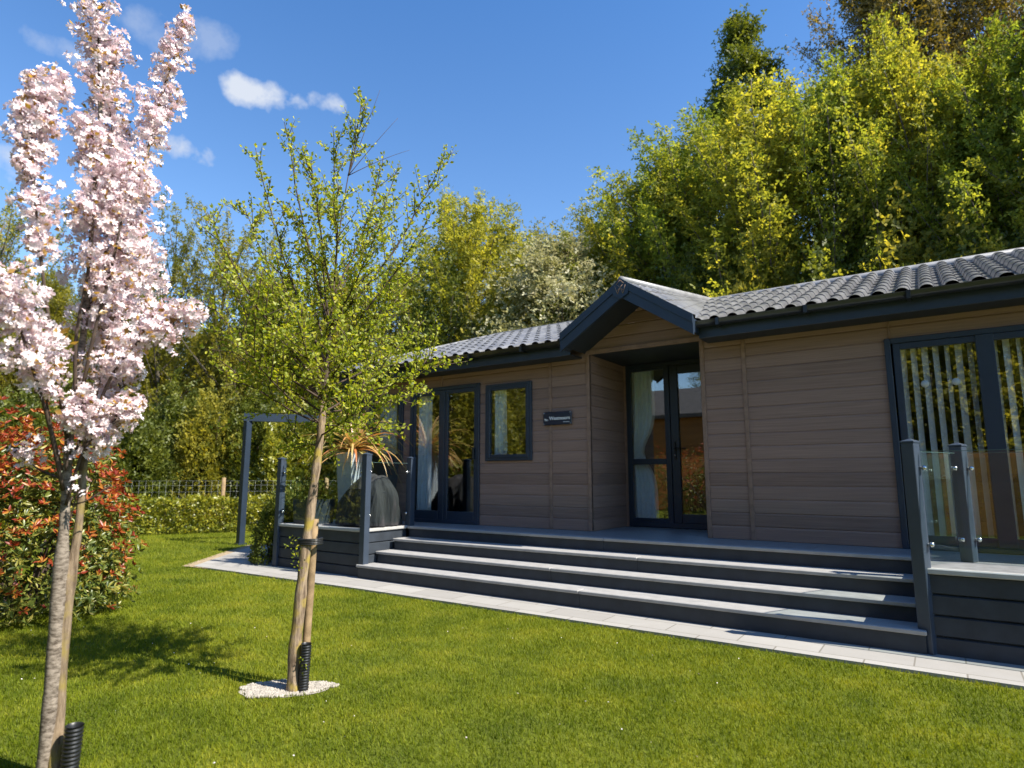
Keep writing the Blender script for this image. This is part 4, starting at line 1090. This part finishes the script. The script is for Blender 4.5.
perg = thing('pergola', 'dark blue metal pergola frame with one post on the lawn, left of the lodge', 'pergola', (-8.30, -.02, G))
MB().box(-8.36, -8.24, -.08, .04, G, 1.82, .006).build('post', 'anth', perg)
a = Vector((-8.30, -.02, 0)); b = Vector((-4.88, 4.9, 0)); d = (b-a).normalized(); nn = Vector((-d.y, d.x, 0))
a2 = a-d*.08; v = [(e+nn*s_*.06).to_tuple()[:2]+(z,) for z in (1.82, 1.985) for e, s_ in ((a2, -1), (b, -1), (b, 1), (a2, 1))]
MB().add(v, [(0, 3, 2, 1), (4, 5, 6, 7), (0, 1, 5, 4), (1, 2, 6, 5), (2, 3, 7, 6), (3, 0, 4, 7)]).build('beam', 'anth', perg)
MB().box(-8.39, -8.21, -.11, .07, G-.01, G+.02).build('foot_plate', 'anth', perg)

HA, HB = Vector((-12.12, -.59, 0)), Vector((-10.87, 1.43, 0)); hd = (HB-HA).normalized(); hn = Vector((-hd.y, hd.x, 0))
def hedge():
    r = np.random.default_rng(51); n = 30000
    t = thing('hedge', 'low clipped laurel hedge along the far edge of the lawn', 'hedge', HA+Vector((0, 0, G)))
    u = r.uniform(-6.5, 9, n); w = r.uniform(0, .9, n); z = r.uniform(.02, .78, n)
    face = r.integers(0, 3, n)
    w = np.where(face == 0, r.uniform(0, .1, n), w); z = np.where(face == 1, .70+r.uniform(0, .1, n), z)
    bul = .05*np.sin(u*5)+.05*np.sin(u*11+z*6)
    w = w-bul*(face == 0); z = z+bul*.8*(face == 1)
    P = np.stack([HA.x+hd.x*u+hn.x*w, HA.y+hd.y*u+hn.y*w, G+z], 1)
    D = r.normal(size=(n, 3))+np.array([-hn.x, -hn.y, .9])*.7
    scatter('leaves', LEAF, P, D, r.uniform(.05, .11, n), r.beta(2, 2, n), 'leaf_hedge', t, r)
    mb = MB()
    for k in range(52):
        p = HA+hd*(-6.4+k*.3)+hn*.45; mb.tube([(p.x, p.y, G), (p.x+.05, p.y, G+.35), (p.x, p.y+.05, G+.7)], [.012, .009, .004], 5)
    mb.build('stems', 'twig_dark', t)
hedge()
def wire_fence():
    o = HA+hn*1.5; t = thing('wire_fence', 'wire mesh stock fence with wooden posts behind the low hedge', 'fence', o+Vector((0, 0, G)))
    k = -8
    while k < 14:
        p = o+hd*(k-.45); MB().tube([(p.x, p.y, G-.05), (p.x, p.y, G+1.30)], .05, 9).build('fence_post', 'stake', t); k += 2.62
    mb = MB(); A, B = o+hd*-8, o+hd*14
    for z in (.12, .24, .36, .50, .64, .78, .94, 1.10, 1.22): mb.tube([(A.x, A.y, G+z), (B.x, B.y, G+z)], .0026, 4)
    for i in range(148):
        p = o+hd*(-8+i*.15); mb.tube([(p.x, p.y, G+.1), (p.x, p.y, G+1.22)], .002, 4)
    tag(mb.build('wire_mesh', 'wire', t), kind=None)
wire_fence()

# ------------------------------------------------------------------ trees behind the lodge and beyond the fence
TG = 'trees behind the lodge'; TF = 'trees beyond the fence'
protos = {}
def tree(kind, loc, h, label, group, rot=None, wide=1.0):
    spec = dict(b=(11.0, 2.6, 'leaf_bright', dict(nclump=150, per=210, leaf=.078, base=.14, shape='dome', spread=.25, seed=61, feather=1)),
                b2=(11.0, 2.7, 'leaf_mid', dict(nclump=150, per=210, leaf=.078, base=.14, shape='dome', spread=.25, seed=62, feather=1)),
                d=(17.5, 2.7, 'leaf_dark', dict(nclump=260, per=70, leaf=.12, base=.12, shape='spire', spread=.34, seed=63)),
                br=(17.5, 3.4, 'leaf_brown', dict(nclump=190, per=170, leaf=.085, base=.2, shape='oval', spread=.32, seed=64, feather=1)),
                o=(11.0, 2.8, 'leaf_olive', dict(nclump=240, per=150, leaf=.08, base=.12, shape='dome', spread=.34, seed=65, feather=1)),
                w=(8.5, 2.0, 'leaf_white', dict(nclump=170, per=95, leaf=.09, base=.15, shape='oval', spread=.42, seed=66)),
                l=(11.0, 2.3, 'leaf_olive', dict(nclump=90, per=95, leaf=.085, base=.18, shape='vase', spread=.22, seed=67, feather=1)))[kind]
    h0, rad, mat, kw = spec; nm = {'d': 'conifer_tree', 'w': 'blossom_tree'}.get(kind, 'leafy_tree')
    s_ = h/h0; rz = rng.uniform(0, 6.28) if rot is None else rot
    if kind not in protos:
        t = make_tree(nm, label, loc, h0, rad, mat, group=group, **kw); t.rotation_euler.z = rz; t.scale = (s_*wide, s_*wide, s_); protos[kind] = t; return t
    return copy_thing(protos[kind], loc, label, rz, (s_*wide, s_*wide, s_), group)
def spot(px, py, dist):
    p = at(px, py, dist); return (p.x, p.y, G), p.z-G
def back(kind, px, py, dist, label, group=TG, wide=1.0):
    loc, h = spot(px, py, dist); return tree(kind, loc, h, label, group, None, wide)
back('b2', 612, 228, 19, 'yellow-green tree behind the lodge, directly above the porch gable', wide=1.1)
back('b', 648, 178, 17.5, 'yellow-green tree behind the lodge, just right of the porch gable', wide=1.25)
back('b2', 695, 118, 17.5, 'tall yellow-green tree behind the lodge, below the dark conifer', wide=1.25)
back('b', 765, 100, 16.0, 'bright spring-green tree behind the lodge roof, right of the conifer', wide=1.3)
back('b2', 830, 70, 15.5, 'tall bright green tree behind the middle of the right roof')
back('b', 900, 40, 15.5, 'tall bright green tree behind the roof, second in from the right edge')
back('b2', 985, 48, 15.0, 'tall bright green tree at the right edge of the view behind the roof')
back('b2', 1075, -20, 15.0, 'bright green tree just past the right edge behind the lodge')
back('b', 1190, -20, 15.0, 'bright green tree well past the right edge behind the lodge')
back('d', 740, 24, 21, 'dark green narrow conifer rising above the yellow-green trees')
back('br', 875, -60, 21, 'tall brownish-leaved tree at the top, above the right roof, next to the conifer')
back('br', 965, -110, 20.5, 'tall brownish-leaved tree at the top right corner')
back('br', 1100, -90, 20.5, 'tall brownish-leaved tree past the right edge')
back('b', 474, 202, 20, 'rounded yellow-green tree left of the white blossom tree', wide=1.25)
back('o', 520, 235, 25, 'olive-green tree behind the white blossom tree')
back('w', 556, 246, 16.5, 'tree with creamy white blossom behind the lodge, left of the porch gable', wide=1.25)
back('o', 590, 225, 26, 'olive-green tree behind the porch, further back', TG)
back('o', 402, 262, 24, 'olive tree directly behind the young tree, right side', TF)
back('o', 338, 275, 25, 'olive tree directly behind the young tree, middle', TF)
back('o', 276, 275, 25, 'olive tree directly behind the young tree, left side', TF)
back('l', 232, 215, 25, 'thin airy tree left of the young tree showing sky through its crown', TF)
back('l', 172, 215, 26, 'thin airy tree right of the cherry blossom', TF)
back('o', 118, 265, 27, 'olive tree seen behind the cherry blossom', TF)
back('o', 48, 275, 26, 'olive tree seen at the left behind the cherry stems', TF)
back('l', 8, 185, 27, 'thin airy tree at the far left edge', TF)
back('o', -60, 230, 27, 'olive tree past the left edge of the view', TF)
for (px, py, dist, lab) in [(25, 330, 31, 'distant olive tree low behind the cherry trunk'), (95, 335, 31, 'distant olive tree between the cherry and the pergola, left'), (160, 325, 31, 'distant olive tree above the wooden fence post'),
                            (215, 330, 31, 'distant olive tree above the pergola post'), (268, 325, 31, 'distant olive tree above the pergola beam'), (320, 320, 31, 'distant olive tree low behind the young tree')]:
    back('o', px, py, dist, lab, TF, wide=1.7)
# understorey along the fence, mostly in dark leaf colour standing in for tree shade
US = 'woodland shrubs beyond the fence'
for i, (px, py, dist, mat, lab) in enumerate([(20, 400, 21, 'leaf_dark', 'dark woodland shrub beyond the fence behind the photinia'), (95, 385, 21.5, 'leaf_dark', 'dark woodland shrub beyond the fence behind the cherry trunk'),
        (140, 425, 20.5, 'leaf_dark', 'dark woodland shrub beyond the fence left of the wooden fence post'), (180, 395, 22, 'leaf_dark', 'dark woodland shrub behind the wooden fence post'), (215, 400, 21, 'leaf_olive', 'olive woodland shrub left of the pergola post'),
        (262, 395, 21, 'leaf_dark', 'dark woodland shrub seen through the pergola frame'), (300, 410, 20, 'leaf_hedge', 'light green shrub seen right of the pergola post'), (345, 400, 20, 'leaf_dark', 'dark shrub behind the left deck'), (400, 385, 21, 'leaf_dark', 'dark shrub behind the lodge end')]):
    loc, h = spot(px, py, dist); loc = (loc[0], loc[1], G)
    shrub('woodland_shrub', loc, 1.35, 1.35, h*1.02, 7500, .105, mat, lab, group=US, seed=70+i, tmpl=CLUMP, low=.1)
# dense row closing off the view under the crowns behind the lodge
for i, (px, dist) in enumerate([(440, 18), (500, 17), (560, 16.5), (620, 16), (690, 15), (760, 14), (840, 13.5), (920, 13.5), (1000, 13.5), (1090, 13.5)]):
    loc, h = spot(px, 262 if px < 900 else 235, dist)
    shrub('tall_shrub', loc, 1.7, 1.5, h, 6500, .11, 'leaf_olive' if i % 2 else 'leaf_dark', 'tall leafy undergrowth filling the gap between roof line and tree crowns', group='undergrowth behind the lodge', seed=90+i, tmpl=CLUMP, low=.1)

# ------------------------------------------------------------------ the far side of the garden, mirrored in the glass
photinia((-2.4, -9.6, G), 1.5, .8, 2.2, 1500, 43, 'photinia hedge bush across the garden, mirrored in the porch door')
photinia((-4.9, -9.9, G), 1.5, .8, 2.2, 1500, 44, 'second photinia hedge bush across the garden, left of the mirrored one')
cab = thing('timber_cabin', 'orange timber cabin with grey roof across the garden, mirrored in the porch door', 'cabin', (-5.5, -17, G))
mb = MB(); boards(mb, -11.5, .5, -.6, 3.3, lambda u, d, z: (u, -14.9-d, z)); boards(mb, -19, -14.9, -.6, 3.3, lambda u, d, z: (.5-d, u, z)); mb.box(-11.5, .5, -19, -14.95, G, 3.3); mb.build('wall', 'orange', cab)
mb = MB(); mb.add([(-12, -14.7, 3.2), (1, -14.7, 3.2), (1, -17, 4.55), (-12, -17, 4.55), (-12, -19.5, 3.2), (1, -19.5, 3.2), (-12, -14.7, 3.05), (1, -14.7, 3.05), (1, -19.5, 3.05), (-12, -19.5, 3.05)],
       [(0, 1, 2, 3), (3, 2, 5, 4), (6, 7, 1, 0), (6, 9, 8, 7), (1, 7, 8, 5), (0, 4, 9, 6), (1, 5, 2), (0, 3, 4)]); mb.build('roof', 'greyroof', cab)
fen = thing('timber_fence', 'orange timber board fence across the garden, mirrored in the right-hand glass doors', 'fence', (4.5, -10.5, G))
mb = MB(); boards(mb, 1.2, 9.5, -.6, 1.25, lambda u, d, z: (u, -10.5-d, z)); mb.box(1.2, 9.5, -10.56, -10.502, -.6, 1.25); mb.build('boards', 'orange', fen)
for xx in (1.2, 3.2, 5.2, 7.2, 9.2): MB().box(xx-.05, xx+.05, -10.48, -10.40, G, 1.32).build('post', 'stake', fen)
RG = 'trees across the garden'
for i, (x, y, h, k) in enumerate([(-10, -9.5, 8, 'o'), (-13.5, -9, 9, 'b2'), (-16.5, -12, 10, 'o'), (-9.5, -13, 9, 'b'), (-20, -9, 10, 'b2'), (-23, -14, 11, 'o'), (-13, -16, 11, 'b'), (2.5, -14, 9, 'o'), (5.5, -14.5, 9, 'o'), (8.5, -14, 9, 'b'), (-1.0, -24, 10, 'o'), (-26, -8, 9, 'o'), (-6, -22.5, 8, 'o'), (12, -14, 9, 'o')]):
    tree(k, (x, y, G), h, 'tree across the garden, seen only as a reflection in the glass', RG, None, 1.15)

mx = shrub('tall_shrub', (-9.0, -8.2, G), 2.0, 1.6, 4.6, 9000, .13, 'leaf_olive', 'tall shrub across the garden, seen only as a reflection in the glass', group='shrubs across the garden', seed=120, tmpl=CLUMP, low=.1)
for i, (x, y, sc) in enumerate([(-12, -7.6, 1.1), (-15, -8.5, 1.2), (-18, -8, 1.1), (1.6, -13.2, 1.15), (4.4, -13.4, 1.2), (7.2, -13.2, 1.15), (10, -13.4, 1.2), (-21, -7, 1.2)]):
    copy_thing(mx, (x, y, G), mx['label'], i*1.3, (sc, sc, sc), mx['group'])
